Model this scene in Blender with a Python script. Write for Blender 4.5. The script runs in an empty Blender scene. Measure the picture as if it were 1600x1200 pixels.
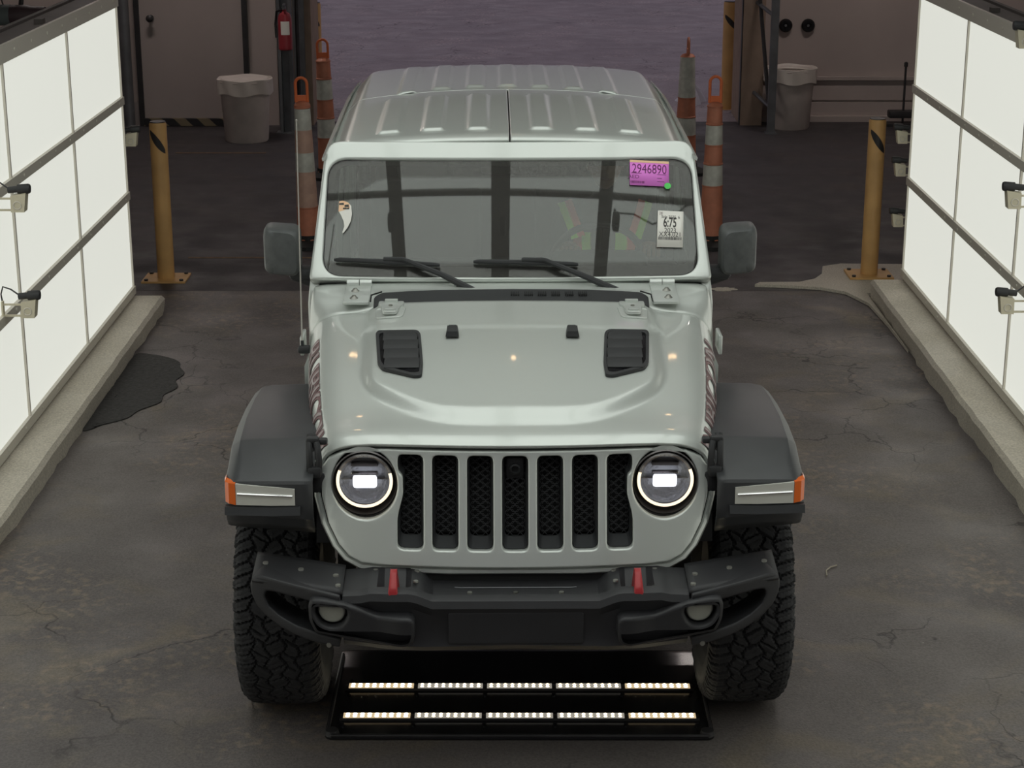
import bpy, bmesh, math, random
from mathutils import Vector, Matrix
random.seed(7)
S = bpy.context.scene
C = S.collection
pi = math.pi

# ------------------------------------------------------------------ camera
FPX = 2900.0
TH = math.atan(900 / FPX)
CH = 3.1
PH = 0.00198
cam_data = bpy.data.cameras.new('camera')
cam_data.sensor_fit = 'HORIZONTAL'
cam_data.sensor_width = 36.0
cam_data.lens = 36.0 * FPX / 1600.0
cam_data.clip_end = 200
cam = bpy.data.objects.new('camera', cam_data)
C.objects.link(cam)
cam.location = (0, 0, CH)
cam.rotation_euler = (pi / 2 - TH, 0, PH)
S.camera = cam
# ------------------------------------------------------------------ sky, lights, exposure
W = bpy.data.worlds.new('overcast')
S.world = W
W.use_nodes = True
bgn = W.node_tree.nodes['Background']
bgn.inputs['Color'].default_value = (0.66, 0.60, 0.70, 1)
bgn.inputs['Strength'].default_value = 0.30
S.view_settings.view_transform = 'Standard'
S.view_settings.look = 'None'
S.view_settings.exposure = 0.0
S.view_settings.gamma = 1.0
PANEL_E = 0.68      # radiance of the side light panels
CANOPY_E = 1.5     # radiance of the overhead light canopy

# ------------------------------------------------------------------ pixel rays (1600x1200 frame)
_c, _s = math.cos(TH), math.sin(TH)
_R = Matrix.Rotation(PH, 3, 'Z')
FW, UP, RT = _R @ Vector((0, _c, -_s)), _R @ Vector((0, _s, _c)), _R @ Vector((1, 0, 0))
def ray(px, py):
    return FW + RT * ((px - 800) / FPX) - UP * ((py - 600) / FPX)
def atY(px, py, Y):
    d = ray(px, py); t = Y / d.y
    return Vector((0, 0, CH)) + d * t
def atZ(px, py, Z):
    d = ray(px, py); t = (Z - CH) / d.z
    return Vector((0, 0, CH)) + d * t
# vehicle frame: origin on the ground under the bumper face, +y towards the tail
CAR_O = Vector((0.002, 5.5, 0)); CAR_A = 0.013
_CI = Matrix.Rotation(-CAR_A, 3, 'Z')
def _lray(px, py):
    return _CI @ (Vector((0, 0, CH)) - CAR_O), _CI @ ray(px, py)
def LY(px, py, y):
    o, d = _lray(px, py); t = (y - o.y) / d.y
    return o + d * t
def LZ(px, py, z):
    o, d = _lray(px, py); t = (z - o.z) / d.z
    return o + d * t
def LF(px, py, fy):            # on a front-facing surface y = fy(x, z)
    y = fy(0, 0.9)
    for _ in range(12):
        p = LY(px, py, y); y = fy(p.x, p.z)
    return p
def LS(px, py, fz, z0=1.2):    # on an upward surface z = fz(x, y)
    z = z0
    for _ in range(14):
        p = LZ(px, py, z); z = fz(p.x, p.y)
    return p

# ------------------------------------------------------------------ materials
def newmat(name):
    m = bpy.data.materials.new(name); m.use_nodes = True
    return m, m.node_tree.nodes, m.node_tree.links, m.node_tree.nodes['Principled BSDF']
def mat(name, col, rough=0.5, metal=0.0, coat=0.0, emit=None, estr=1.0, noise=0.0, nscale=8.0, bump=0.0, bscale=60.0, spec=0.5):
    m, N, L, b = newmat(name)
    c = tuple(col) + (1,)
    b.inputs['Base Color'].default_value = c
    b.inputs['Roughness'].default_value = rough
    b.inputs['Metallic'].default_value = metal
    b.inputs['Coat Weight'].default_value = coat
    b.inputs['Coat Roughness'].default_value = 0.05
    b.inputs['Specular IOR Level'].default_value = spec
    if emit:
        b.inputs['Emission Color'].default_value = tuple(emit) + (1,)
        b.inputs['Emission Strength'].default_value = estr
    if noise or bump:
        tc = N.new('ShaderNodeTexCoord')
    if noise:
        n = N.new('ShaderNodeTexNoise'); n.inputs['Scale'].default_value = nscale; n.inputs['Detail'].default_value = 6
        L.new(tc.outputs['Object'], n.inputs['Vector'])
        r = N.new('ShaderNodeMapRange'); r.inputs[1].default_value = 0.3; r.inputs[2].default_value = 0.7
        r.inputs[3].default_value = 1 - noise; r.inputs[4].default_value = 1 + noise
        L.new(n.outputs['Fac'], r.inputs[0])
        mx = N.new('ShaderNodeVectorMath'); mx.operation = 'SCALE'
        mx.inputs[0].default_value = col; L.new(r.outputs[0], mx.inputs['Scale'])
        L.new(mx.outputs[0], b.inputs['Base Color'])
    if bump:
        n2 = N.new('ShaderNodeTexNoise'); n2.inputs['Scale'].default_value = bscale; n2.inputs['Detail'].default_value = 3
        L.new(tc.outputs['Object'], n2.inputs['Vector'])
        bp = N.new('ShaderNodeBump'); bp.inputs['Strength'].default_value = bump; bp.inputs['Distance'].default_value = 0.004
        L.new(n2.outputs['Fac'], bp.inputs['Height']); L.new(bp.outputs[0], b.inputs['Normal'])
    return m

M = {}
# silver paint with a clear coat and fine drops of rain
def paint(name, col, drops=0.25):
    m, N, L, b = newmat(name)
    b.inputs['Base Color'].default_value = tuple(col) + (1,)
    b.inputs['Metallic'].default_value = 0.45
    b.inputs['Roughness'].default_value = 0.42
    b.inputs['Coat Weight'].default_value = 0.8
    b.inputs['Coat Roughness'].default_value = 0.06
    tc = N.new('ShaderNodeTexCoord')
    v = N.new('ShaderNodeTexVoronoi'); v.inputs['Scale'].default_value = 130
    L.new(tc.outputs['Object'], v.inputs['Vector'])
    n = N.new('ShaderNodeTexNoise'); n.inputs['Scale'].default_value = 9
    L.new(tc.outputs['Object'], n.inputs['Vector'])
    r = N.new('ShaderNodeMapRange'); r.inputs[1].default_value = 0.0; r.inputs[2].default_value = 0.35; r.inputs[3].default_value = 1; r.inputs[4].default_value = 0
    L.new(v.outputs['Distance'], r.inputs[0])
    r2 = N.new('ShaderNodeMapRange'); r2.inputs[1].default_value = 0.5; r2.inputs[2].default_value = 0.62
    L.new(n.outputs['Fac'], r2.inputs[0])
    mu = N.new('ShaderNodeMath'); mu.operation = 'MULTIPLY'; L.new(r.outputs[0], mu.inputs[0]); L.new(r2.outputs[0], mu.inputs[1])
    bp = N.new('ShaderNodeBump'); bp.inputs['Strength'].default_value = drops; bp.inputs['Distance'].default_value = 0.0015
    L.new(mu.outputs[0], bp.inputs['Height']); L.new(bp.outputs[0], b.inputs['Coat Normal'])
    return m
M['silver'] = paint('silver_paint', (0.66, 0.695, 0.66))
M['mirror_shell'] = mat('weathered_mirror_shell', (0.085, 0.09, 0.09), 0.45, bump=0.12, bscale=350, noise=0.15, nscale=30)
M['gap'] = mat('seam_black', (0.012, 0.012, 0.012), 0.9)
M['plastic'] = mat('black_textured_plastic', (0.028, 0.029, 0.031), 0.55, bump=0.15, bscale=400, noise=0.1)
M['flare'] = mat('weathered_flare_plastic', (0.045, 0.047, 0.05), 0.42, bump=0.12, bscale=350, noise=0.15, nscale=5)
M['bumper'] = mat('satin_black_steel', (0.026, 0.026, 0.029), 0.5, bump=0.08, bscale=300, noise=0.12, nscale=6)
M['gloss'] = mat('gloss_black', (0.012, 0.012, 0.014), 0.2)
M['rubber'] = mat('tyre_rubber', (0.024, 0.024, 0.026), 0.8, noise=0.25, nscale=14, bump=0.3, bscale=200)
M['chrome'] = mat('chrome', (0.8, 0.8, 0.8), 0.12, 1.0)
M['alu'] = mat('brushed_aluminium', (0.32, 0.32, 0.29), 0.45, 0.7, noise=0.1)
M['steel'] = mat('galvanised_steel', (0.17, 0.175, 0.185), 0.5, 0.6, noise=0.15)
M['darkmetal'] = mat('dark_metal', (0.05, 0.048, 0.05), 0.5, 0.5, noise=0.2)
M['red'] = mat('red_powder_coat', (0.42, 0.03, 0.035), 0.4)
M['amber'] = mat('amber_lens', (0.85, 0.16, 0.02), 0.25, coat=0.5)
M['lens'] = mat('ribbed_clear_lens', (0.72, 0.72, 0.66), 0.25, 0.15, coat=0.6)
M['foglens'] = mat('fog_lens', (0.42, 0.43, 0.38), 0.15, 0.2, coat=1.0)
M['interior'] = mat('dark_trim', (0.02, 0.02, 0.021), 0.75)
M['seat'] = mat('black_seat_cloth', (0.022, 0.022, 0.024), 0.85)
M['yellow'] = mat('yellow_bollard_paint', (0.60, 0.35, 0.13), 0.5, noise=0.12, nscale=6)
M['tape'] = mat('black_tape', (0.02, 0.018, 0.018), 0.5)
M['added_tube'] = mat('added_tube_glow', (1, 1, 1), 0.5, emit=(1.0, 0.90, 0.85), estr=62.0)  # glow of the unseen tubes added to light the back walls
M['orange'] = mat('faded_orange_plastic', (0.54, 0.20, 0.12), 0.55, noise=0.15, nscale=12)
M['orange_handle'] = mat('bright_orange_plastic', (0.75, 0.17, 0.05), 0.5)
M['white_band'] = mat('dirty_white_reflective_band', (0.55, 0.55, 0.50), 0.45, noise=0.22, nscale=14)
M['peach'] = mat('sun_bleached_peach_band', (0.52, 0.33, 0.26), 0.55, noise=0.15, nscale=12)
M['cone_base'] = mat('cone_base_rubber', (0.02, 0.02, 0.02), 0.8)
M['bin'] = mat('off_white_bin_plastic', (0.62, 0.55, 0.51), 0.6, noise=0.08)
M['liner'] = mat('translucent_bin_liner', (0.60, 0.55, 0.50), 0.4)
M['cream'] = mat('cream_housing', (0.62, 0.57, 0.43), 0.5)
M['wood'] = mat('dull_beige_board', (0.30, 0.22, 0.17), 0.8, noise=0.12)
M['wall'] = mat('beige_wall_lining', (0.42, 0.355, 0.33), 0.75, noise=0.06, nscale=1.5)
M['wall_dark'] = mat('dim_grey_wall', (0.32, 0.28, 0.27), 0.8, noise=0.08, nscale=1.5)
M['doorp'] = mat('door_paint', (0.38, 0.325, 0.305), 0.6, noise=0.04, nscale=2)
M['ceil'] = mat('ceiling_metal', (0.16, 0.15, 0.145), 0.8, noise=0.1, nscale=2)
M['duct'] = mat('grey_duct', (0.10, 0.12, 0.12), 0.6)
M['duct2'] = mat('dark_duct_end', (0.05, 0.03, 0.035), 0.6)
M['snow'] = mat('snow', (0.75, 0.75, 0.8), 0.7, bump=0.5, bscale=30)
M['extred'] = mat('extinguisher_red', (0.30, 0.03, 0.04), 0.35)
M['paper'] = mat('paper_white', (0.88, 0.86, 0.80), 0.6)
M['pink'] = mat('pink_paper', (0.86, 0.24, 0.80), 0.6)
M['peachp'] = mat('peach_paper', (0.95, 0.62, 0.38), 0.6)
M['green'] = mat('green_dot', (0.10, 0.72, 0.13), 0.5)
M['ink'] = mat('purple_black_ink', (0.16, 0.015, 0.13), 0.6)
M['inkb'] = mat('black_ink', (0.06, 0.055, 0.05), 0.6)
M['decal'] = mat('dark_red_decal', (0.13, 0.045, 0.05), 0.4)
M['decal_edge'] = mat('grey_decal_edge', (0.32, 0.26, 0.26), 0.4)
M['vest_yel'] = mat('hi_vis_lime', (0.50, 0.95, 0.06), 0.7)
M['vest_or'] = mat('hi_vis_orange', (1.0, 0.16, 0.08), 0.7)
M['vest'] = mat('dark_vest_cloth', (0.05, 0.055, 0.055), 0.9)
M['shirt'] = mat('dark_jacket', (0.03, 0.032, 0.036), 0.9)
M['skin'] = mat('skin', (0.20, 0.11, 0.075), 0.6)
M['hair'] = mat('black_hair', (0.01, 0.009, 0.008), 0.8)
M['led_warm'] = mat('led_warm', (1, .9, .7), 0.5, emit=(1.0, 0.80, 0.48), estr=6.0)
M['led_white'] = mat('led_white', (1, 1, 1), 0.5, emit=(1.0, 0.90, 0.66), estr=9.0)
M['led_dim'] = mat('led_diffuser', (0.25, 0.25, 0.24), 0.4, emit=(1.0, 0.93, 0.8), estr=0.28)
M['led_glow'] = mat('led_diffuser_bright', (0.5, 0.5, 0.45), 0.4, emit=(1.0, 0.74, 0.42), estr=0.55)
M['drl'] = mat('daylight_ring', (1, 1, 1), 0.4, emit=(1.0, 0.82, 0.55), estr=1.15)
M['beam'] = mat('headlamp_beam', (1, 1, 1), 0.4, emit=(0.85, 0.90, 1.0), estr=1.7)
M['reflector'] = mat('lamp_reflector', (0.26, 0.26, 0.27), 0.35, 0.35, bump=1.0, bscale=60)
M['bezel'] = mat('lamp_bezel', (0.14, 0.13, 0.13), 0.3, 0.4)
M['warm'] = mat('warm_lamp', (1, .8, .5), 0.5, emit=(1.0, 0.62, 0.30), estr=16.0)
M['panel'] = mat('light_panel_diffuser', (0.30, 0.30, 0.28), 0.6, emit=(0.985, 1.0, 0.91), estr=PANEL_E)
M['canopy'] = mat('canopy_diffuser', (0.6, 0.6, 0.6), 0.6, emit=(0.95, 1.0, 0.95), estr=CANOPY_E)
M['frame'] = mat('grey_panel_frame', (0.62, 0.585, 0.51), 0.5)
M['frame_dark'] = mat('dark_canopy_frame', (0.16, 0.145, 0.14), 0.6)
M['beamm'] = mat('brown_grey_beam', (0.10, 0.085, 0.08), 0.7, noise=0.15, nscale=4)

def glass(name, tint, refl=1.0, haze=0.0):
    m = bpy.data.materials.new(name); m.use_nodes = True
    N, L = m.node_tree.nodes, m.node_tree.links; N.clear()
    o = N.new('ShaderNodeOutputMaterial'); t = N.new('ShaderNodeBsdfTransparent'); g = N.new('ShaderNodeBsdfGlossy')
    t.inputs[0].default_value = tuple(tint) + (1,); g.inputs['Roughness'].default_value = 0.015
    g.inputs[0].default_value = (refl, refl, refl, 1)
    f = N.new('ShaderNodeFresnel'); f.inputs[0].default_value = 1.55
    x = N.new('ShaderNodeMixShader'); L.new(f.outputs[0], x.inputs[0]); L.new(t.outputs[0], x.inputs[1]); L.new(g.outputs[0], x.inputs[2])
    out = x.outputs[0]
    if haze:
        # gloss colour dims the reflection on the unwiped, rain-speckled top and lower frit band
        tc = N.new('ShaderNodeTexCoord'); sx = N.new('ShaderNodeSeparateXYZ'); L.new(tc.outputs['Object'], sx.inputs[0])
        def mth(op, a, b=0.0):
            q = N.new('ShaderNodeMath'); q.operation = op
            for k, w in ((0, a), (1, b)):
                if isinstance(w, (int, float)): q.inputs[k].default_value = w
                else: L.new(w, q.inputs[k])
            return q.outputs[0]
        def rmp(f, a, b, lo, hi):
            q = N.new('ShaderNodeMapRange'); q.inputs[1].default_value = a; q.inputs[2].default_value = b; q.inputs[3].default_value = lo; q.inputs[4].default_value = hi
            L.new(f, q.inputs[0]); return q.outputs[0]
        ax = mth('MAXIMUM', mth('SUBTRACT', mth('ABSOLUTE', sx.outputs[0]), 0.45), 0.0)
        up = rmp(mth('ADD', sx.outputs[2], mth('MULTIPLY', mth('MULTIPLY', ax, ax), 2.2)), 0.140, 0.150, 0, 1)
        lo_ = rmp(sx.outputs[2], -0.160, -0.150, 1, 0)
        dim_mask = mth('MAXIMUM', up, lo_)
        nz = N.new('ShaderNodeTexNoise'); nz.inputs['Scale'].default_value = 170; L.new(tc.outputs['Object'], nz.inputs['Vector'])
        dr = mth('MULTIPLY', dim_mask, rmp(nz.outputs['Fac'], 0.35, 0.6, 0.25, 0.75))
        gc = N.new('ShaderNodeMix'); gc.data_type = 'RGBA'; L.new(dr, gc.inputs[0]); gc.inputs[6].default_value = (1, 1, 1, 1); gc.inputs[7].default_value = (0.22, 0.18, 0.18, 1)
        L.new(gc.outputs[2], g.inputs[0])
        df = N.new('ShaderNodeBsdfDiffuse'); df.inputs[0].default_value = (0.62, 0.58, 0.55, 1)  # even haze: dust film, also painted-in cabin ambient that lifts dark reflections
        x2 = N.new('ShaderNodeMixShader'); x2.inputs[0].default_value = haze
        L.new(out, x2.inputs[1]); L.new(df.outputs[0], x2.inputs[2]); out = x2.outputs[0]
    L.new(out, o.inputs[0])
    return m
M['glass'] = glass('wet_dusty_hazed_windshield', (0.90, 0.94, 0.91), haze=0.055)
M['doorglass'] = glass('clear_door_glass', (0.80, 0.84, 0.82))
M['sideglass'] = glass('tinted_side_glass', (0.12, 0.13, 0.13))
M['clear'] = glass('clear_lens_cover', (0.93, 0.93, 0.93))

def asphalt(name, c1, c2, c3, cracks=True, stains=True):
    m, N, L, b = newmat(name)
    tc = N.new('ShaderNodeTexCoord'); v = tc.outputs['Object']
    def noise(s, d=8, dist=0.0, vec=v):
        n = N.new('ShaderNodeTexNoise'); n.inputs['Scale'].default_value = s; n.inputs['Detail'].default_value = d
        n.inputs['Distortion'].default_value = dist; L.new(vec, n.inputs['Vector']); return n.outputs['Fac']
    def ramp(f, a, bb, lo=0., hi=1.):
        r = N.new('ShaderNodeMapRange'); r.inputs[1].default_value = a; r.inputs[2].default_value = bb
        r.inputs[3].default_value = lo; r.inputs[4].default_value = hi; L.new(f, r.inputs[0]); return r.outputs[0]
    def mix(f, a, bb, mode='MIX'):
        x = N.new('ShaderNodeMix'); x.data_type = 'RGBA'; x.blend_type = mode
        if isinstance(f, float): x.inputs[0].default_value = f
        else: L.new(f, x.inputs[0])
        for k, q in ((6, a), (7, bb)):
            if isinstance(q, tuple): x.inputs[k].default_value = q + (1,)
            else: L.new(q, x.inputs[k])
        return x.outputs[2]
    def math_(op, a, bb):
        x = N.new('ShaderNodeMath'); x.operation = op
        for k, q in ((0, a), (1, bb)):
            if isinstance(q, float): x.inputs[k].default_value = q
            else: L.new(q, x.inputs[k])
        return x.outputs[0]
    col = mix(ramp(noise(0.55, 5, 0.6), 0.40, 0.62), c1, c2)
    col = mix(ramp(noise(1.9, 7, 1.2), 0.52, 0.68, 0, 0.75), col, c3)
    fine = ramp(noise(95, 2), 0.3, 0.7, 0.80, 1.22)
    sc = N.new('ShaderNodeVectorMath'); sc.operation = 'SCALE'; L.new(col, sc.inputs[0]); L.new(fine, sc.inputs['Scale'])
    col = sc.outputs[0]
    if stains:
        mott = math_('MULTIPLY', ramp(noise(1.1, 4, 0.3), 0.50, 0.62), ramp(noise(24, 8, 0.3), 0.50, 0.72, 0, 0.5))
        col = mix(mott, col, (c3[0] * 2.2, c3[1] * 2.0, c3[2] * 1.8))
    vo = N.new('ShaderNodeTexVoronoi'); vo.inputs['Scale'].default_value = 5.0; L.new(v, vo.inputs['Vector'])
    sp = ramp(vo.outputs['Distance'], 0.014, 0.02, 1, 0)
    col = mix(math_('MULTIPLY', sp, 0.8), col, (0.35, 0.33, 0.30))
    h = noise(140, 3)
    if cracks:
        wv = N.new('ShaderNodeVectorMath'); wv.operation = 'ADD'
        wn = N.new('ShaderNodeTexNoise'); wn.inputs['Scale'].default_value = 3.0; wn.inputs['Detail'].default_value = 5; L.new(v, wn.inputs['Vector'])
        ws = N.new('ShaderNodeVectorMath'); ws.operation = 'SCALE'; L.new(wn.outputs['Color'], ws.inputs[0]); ws.inputs['Scale'].default_value = 0.55
        L.new(v, wv.inputs[0]); L.new(ws.outputs[0], wv.inputs[1])
        vc = N.new('ShaderNodeTexVoronoi'); vc.feature = 'DISTANCE_TO_EDGE'; vc.inputs['Scale'].default_value = 1.5
        L.new(wv.outputs[0], vc.inputs['Vector'])
        ck = math_('MULTIPLY', ramp(vc.outputs['Distance'], 0.0, 0.014, 1, 0), ramp(noise(0.75, 3), 0.50, 0.58))
        col = mix(math_('MULTIPLY', ck, 0.75), col, (0.012, 0.011, 0.010))
        h = math_('SUBTRACT', h, ck)
    L.new(col, b.inputs['Base Color'])
    L.new(ramp(noise(2.3, 4), 0.35, 0.65, 0.45, 0.8), b.inputs['Roughness'])
    bp = N.new('ShaderNodeBump'); bp.inputs['Strength'].default_value = 0.5; bp.inputs['Distance'].default_value = 0.004
    L.new(h, bp.inputs['Height']); L.new(bp.outputs[0], b.inputs['Normal'])
    return m
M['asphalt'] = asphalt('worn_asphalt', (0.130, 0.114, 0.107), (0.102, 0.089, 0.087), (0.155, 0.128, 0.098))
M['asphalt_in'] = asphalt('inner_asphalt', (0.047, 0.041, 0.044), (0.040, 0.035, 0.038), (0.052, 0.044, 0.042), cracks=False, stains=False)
M['asphalt_out'] = asphalt('wet_pavement', (0.42, 0.36, 0.385), (0.36, 0.31, 0.335), (0.48, 0.42, 0.44))
M['concrete'] = asphalt('kerb_concrete', (0.50, 0.455, 0.38), (0.46, 0.42, 0.35), (0.55, 0.50, 0.42), cracks=False, stains=False)
M['patch'] = mat('rough_dark_patch', (0.035, 0.033, 0.032), 0.9, noise=0.4, nscale=40, bump=1.0, bscale=90)

def hazard(name):
    m, N, L, b = newmat(name)
    tc = N.new('ShaderNodeTexCoord'); w = N.new('ShaderNodeTexWave'); w.wave_type = 'BANDS'; w.bands_direction = 'DIAGONAL'
    w.inputs['Scale'].default_value = 2.6
    L.new(tc.outputs['Object'], w.inputs['Vector'])
    r = N.new('ShaderNodeValToRGB'); r.color_ramp.interpolation = 'CONSTANT'
    r.color_ramp.elements[0].color = (0.02, 0.018, 0.02, 1); r.color_ramp.elements[1].color = (0.20, 0.16, 0.10, 1); r.color_ramp.elements[1].position = 0.5
    L.new(w.outputs['Fac'], r.inputs[0]); L.new(r.outputs[0], b.inputs['Base Color'])
    return m
M['hazard'] = hazard('hazard_stripe')

# ------------------------------------------------------------------ mesh helpers
class MB:
    def __init__(s): s.v = []; s.f = []
    def add(s, vs, fs):
        o = len(s.v); s.v += [tuple(p) for p in vs]; s.f += [tuple(i + o for i in f) for f in fs]; return s
    def box(s, c, d, rot=None):
        hx, hy, hz = d[0] / 2, d[1] / 2, d[2] / 2
        P = [Vector((x, y, z)) for x in (-hx, hx) for y in (-hy, hy) for z in (-hz, hz)]
        if rot is not None: P = [rot @ p for p in P]
        return s.add([p + Vector(c) for p in P], [(0, 1, 3, 2), (4, 6, 7, 5), (0, 4, 5, 1), (2, 3, 7, 6), (0, 2, 6, 4), (1, 5, 7, 3)])
    def rbox(s, c, d, r=0.01, seg=2, rot=None):
        bm = bmesh.new(); bmesh.ops.create_cube(bm, size=1)
        for v in bm.verts: v.co = Vector((v.co.x * d[0], v.co.y * d[1], v.co.z * d[2]))
        bmesh.ops.bevel(bm, geom=bm.edges[:] , offset=min(r, min(d) * 0.49), segments=seg, affect='EDGES', profile=0.5)
        if rot is not None: bmesh.ops.rotate(bm, verts=bm.verts, cent=(0, 0, 0), matrix=rot)
        bm.verts.index_update()
        s.add([v.co + Vector(c) for v in bm.verts], [[v.index for v in f.verts] for f in bm.faces]); bm.free(); return s
    def tube(s, pts, r, n=10, closed=False):
        pts = [Vector(p) for p in pts]; m = len(pts)
        rs = r if isinstance(r, (list, tuple)) else [r] * m
        prev = None; rings = []
        for i, p in enumerate(pts):
            a = pts[(i - 1) % m] if (closed or i > 0) else p
            b = pts[(i + 1) % m] if (closed or i < m - 1) else p
            t = (b - a).normalized()
            if prev is None:
                u = t.orthogonal().normalized()
            else:
                u = (prev - t * prev.dot(t)).normalized()
            prev = u; w = t.cross(u)
            rings.append([p + (u * math.cos(2 * pi * k / n) + w * math.sin(2 * pi * k / n)) * rs[i] for k in range(n)])
        vs = [q for R in rings for q in R]; fs = []
        for i in range(m if closed else m - 1):
            j = (i + 1) % m
            for k in range(n):
                fs.append((i * n + k, i * n + (k + 1) % n, j * n + (k + 1) % n, j * n + k))
        if not closed:
            fs.append(tuple(range(n))[::-1]); fs.append(tuple((m - 1) * n + k for k in range(n)))
        return s.add(vs, fs)
    def lathe(s, prof, o=(0, 0, 0), ax='Z', n=32, sc=(1, 1), cap=True):     # prof: (r, h)
        vs = []
        for r, h in prof:
            for k in range(n):
                a = 2 * pi * k / n; u, w = r * math.cos(a) * sc[0], r * math.sin(a) * sc[1]
                p = {'Z': (u, w, h), 'Y': (u, h, w), 'X': (h, u, w)}[ax]
                vs.append(Vector(p) + Vector(o))
        fs = []
        for i in range(len(prof) - 1):
            for k in range(n):
                fs.append((i * n + k, i * n + (k + 1) % n, (i + 1) * n + (k + 1) % n, (i + 1) * n + k))
        if cap:
            if prof[0][0] > 1e-5: fs.append(tuple(range(n)))
            if prof[-1][0] > 1e-5: fs.append(tuple((len(prof) - 1) * n + k for k in range(n)))
        return s.add(vs, fs)
    def grid(s, fn, nu, nv):
        vs = [fn(i / (nu - 1), j / (nv - 1)) for j in range(nv) for i in range(nu)]
        fs = [(j * nu + i, j * nu + i + 1, (j + 1) * nu + i + 1, (j + 1) * nu + i) for j in range(nv - 1) for i in range(nu - 1)]
        return s.add(vs, fs)
    def loft(s, rings, closed=True, cap=True):
        n = len(rings[0]); o = []
        for R in rings: o += R
        fs = []
        for i in range(len(rings) - 1):
            for k in range(n if closed else n - 1):
                fs.append((i * n + k, i * n + (k + 1) % n, (i + 1) * n + (k + 1) % n, (i + 1) * n + k))
        if cap and closed:
            fs.append(tuple(range(n))[::-1]); fs.append(tuple((len(rings) - 1) * n + k for k in range(n)))
        return s.add(o, fs)
    def map(s, fn): s.v = [tuple(fn(Vector(p))) for p in s.v]; return s
    def build(s, name, m, parent=None, loc=None, ang=35, solid=None):
        me = bpy.data.meshes.new(name); me.from_pydata(s.v, [], s.f); me.validate()
        bm = bmesh.new(); bm.from_mesh(me)
        bmesh.ops.remove_doubles(bm, verts=bm.verts, dist=1e-5)
        bmesh.ops.recalc_face_normals(bm, faces=bm.faces)
        bm.to_mesh(me); bm.free()
        for p in me.polygons: p.use_smooth = True
        try: me.set_sharp_from_angle(angle=math.radians(ang))
        except Exception: pass
        for q in (m if isinstance(m, (list, tuple)) else [m]): me.materials.append(q)
        ob = bpy.data.objects.new(name, me); C.objects.link(ob)
        # bring the origin to the middle of the mesh
        if parent is not None: ob.parent = parent
        if loc is not None: ob.location = loc
        elif len(me.vertices):
            xs = [v.co for v in me.vertices]
            c = Vector([(min(p[i] for p in xs) + max(p[i] for p in xs)) / 2 for i in range(3)])
            if parent is None or parent.get('_o') is None: po = Vector((0, 0, 0))
            else: po = Vector(parent['_o'])
            me.transform(Matrix.Translation(-c)); ob.location = c - po; ob['_o'] = tuple(c)
        if solid:
            q = ob.modifiers.new('s', 'SOLIDIFY'); q.thickness = solid; q.offset = 0
        return ob
def rounded(pts, r, n=5):
    """round the corners of a closed polygon; r one radius or a list"""
    out = []; m = len(pts)
    for i in range(m):
        rr = r[i] if isinstance(r, (list, tuple)) else r
        p, a, b = Vector(pts[i]), Vector(pts[i - 1]), Vector(pts[(i + 1) % m])
        if rr <= 0: out.append(tuple(p)); continue
        d1, d2 = a - p, b - p; l = min(rr, d1.length * 0.49, d2.length * 0.49)
        s_, e = p + d1.normalized() * l, p + d2.normalized() * l
        for k in range(n + 1):
            t = k / n; q = s_ * (1 - t) ** 2 + p * 2 * t * (1 - t) + e * t * t
            out.append(tuple(q))
    return out
def rrect(cx, cy, w, h, r, n=5):
    return rounded([(cx - w / 2, cy - h / 2), (cx + w / 2, cy - h / 2), (cx + w / 2, cy + h / 2), (cx - w / 2, cy + h / 2)], r, n)
def circ(cx, cy, rx, ry=None, n=40):
    ry = ry or rx
    return [(cx + rx * math.cos(2 * pi * k / n), cy + ry * math.sin(2 * pi * k / n)) for k in range(n)]
def plate(outs, depth, fn, bev=0.0, cutx=(), cuty=()):
    """filled 2-D outlines (holes allowed), depth +-d/2 in local z, then mapped with fn(x, y, d)"""
    cu = bpy.data.curves.new('c', 'CURVE'); cu.dimensions = '2D'; cu.fill_mode = 'BOTH'
    for o in outs:
        sp = cu.splines.new('POLY'); sp.points.add(len(o) - 1)
        for i, p in enumerate(o): sp.points[i].co = (p[0], p[1], 0, 1)
        sp.use_cyclic_u = True
    cu.extrude = max(depth / 2 - bev, 0); cu.bevel_depth = bev; cu.bevel_resolution = 2; cu.offset = -bev
    ob = bpy.data.objects.new('c', cu); me = bpy.data.meshes.new_from_object(ob)
    bm = bmesh.new(); bm.from_mesh(me)
    bmesh.ops.remove_doubles(bm, verts=bm.verts, dist=1e-6)
    for x in cutx: bmesh.ops.bisect_plane(bm, geom=bm.verts[:] + bm.edges[:] + bm.faces[:], plane_co=(x, 0, 0), plane_no=(1, 0, 0))
    for y in cuty: bmesh.ops.bisect_plane(bm, geom=bm.verts[:] + bm.edges[:] + bm.faces[:], plane_co=(0, y, 0), plane_no=(0, 1, 0))
    bm.verts.index_update(); mb = MB()
    mb.add([fn(v.co.x, v.co.y, v.co.z) for v in bm.verts], [[v.index for v in f.verts] for f in bm.faces])
    bm.free(); bpy.data.meshes.remove(me); bpy.data.objects.remove(ob); bpy.data.curves.remove(cu)
    return mb
def frange(a, b, s):
    n = int(round((b - a) / s)); return [a + (b - a) * i / n for i in range(n + 1)]
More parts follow.
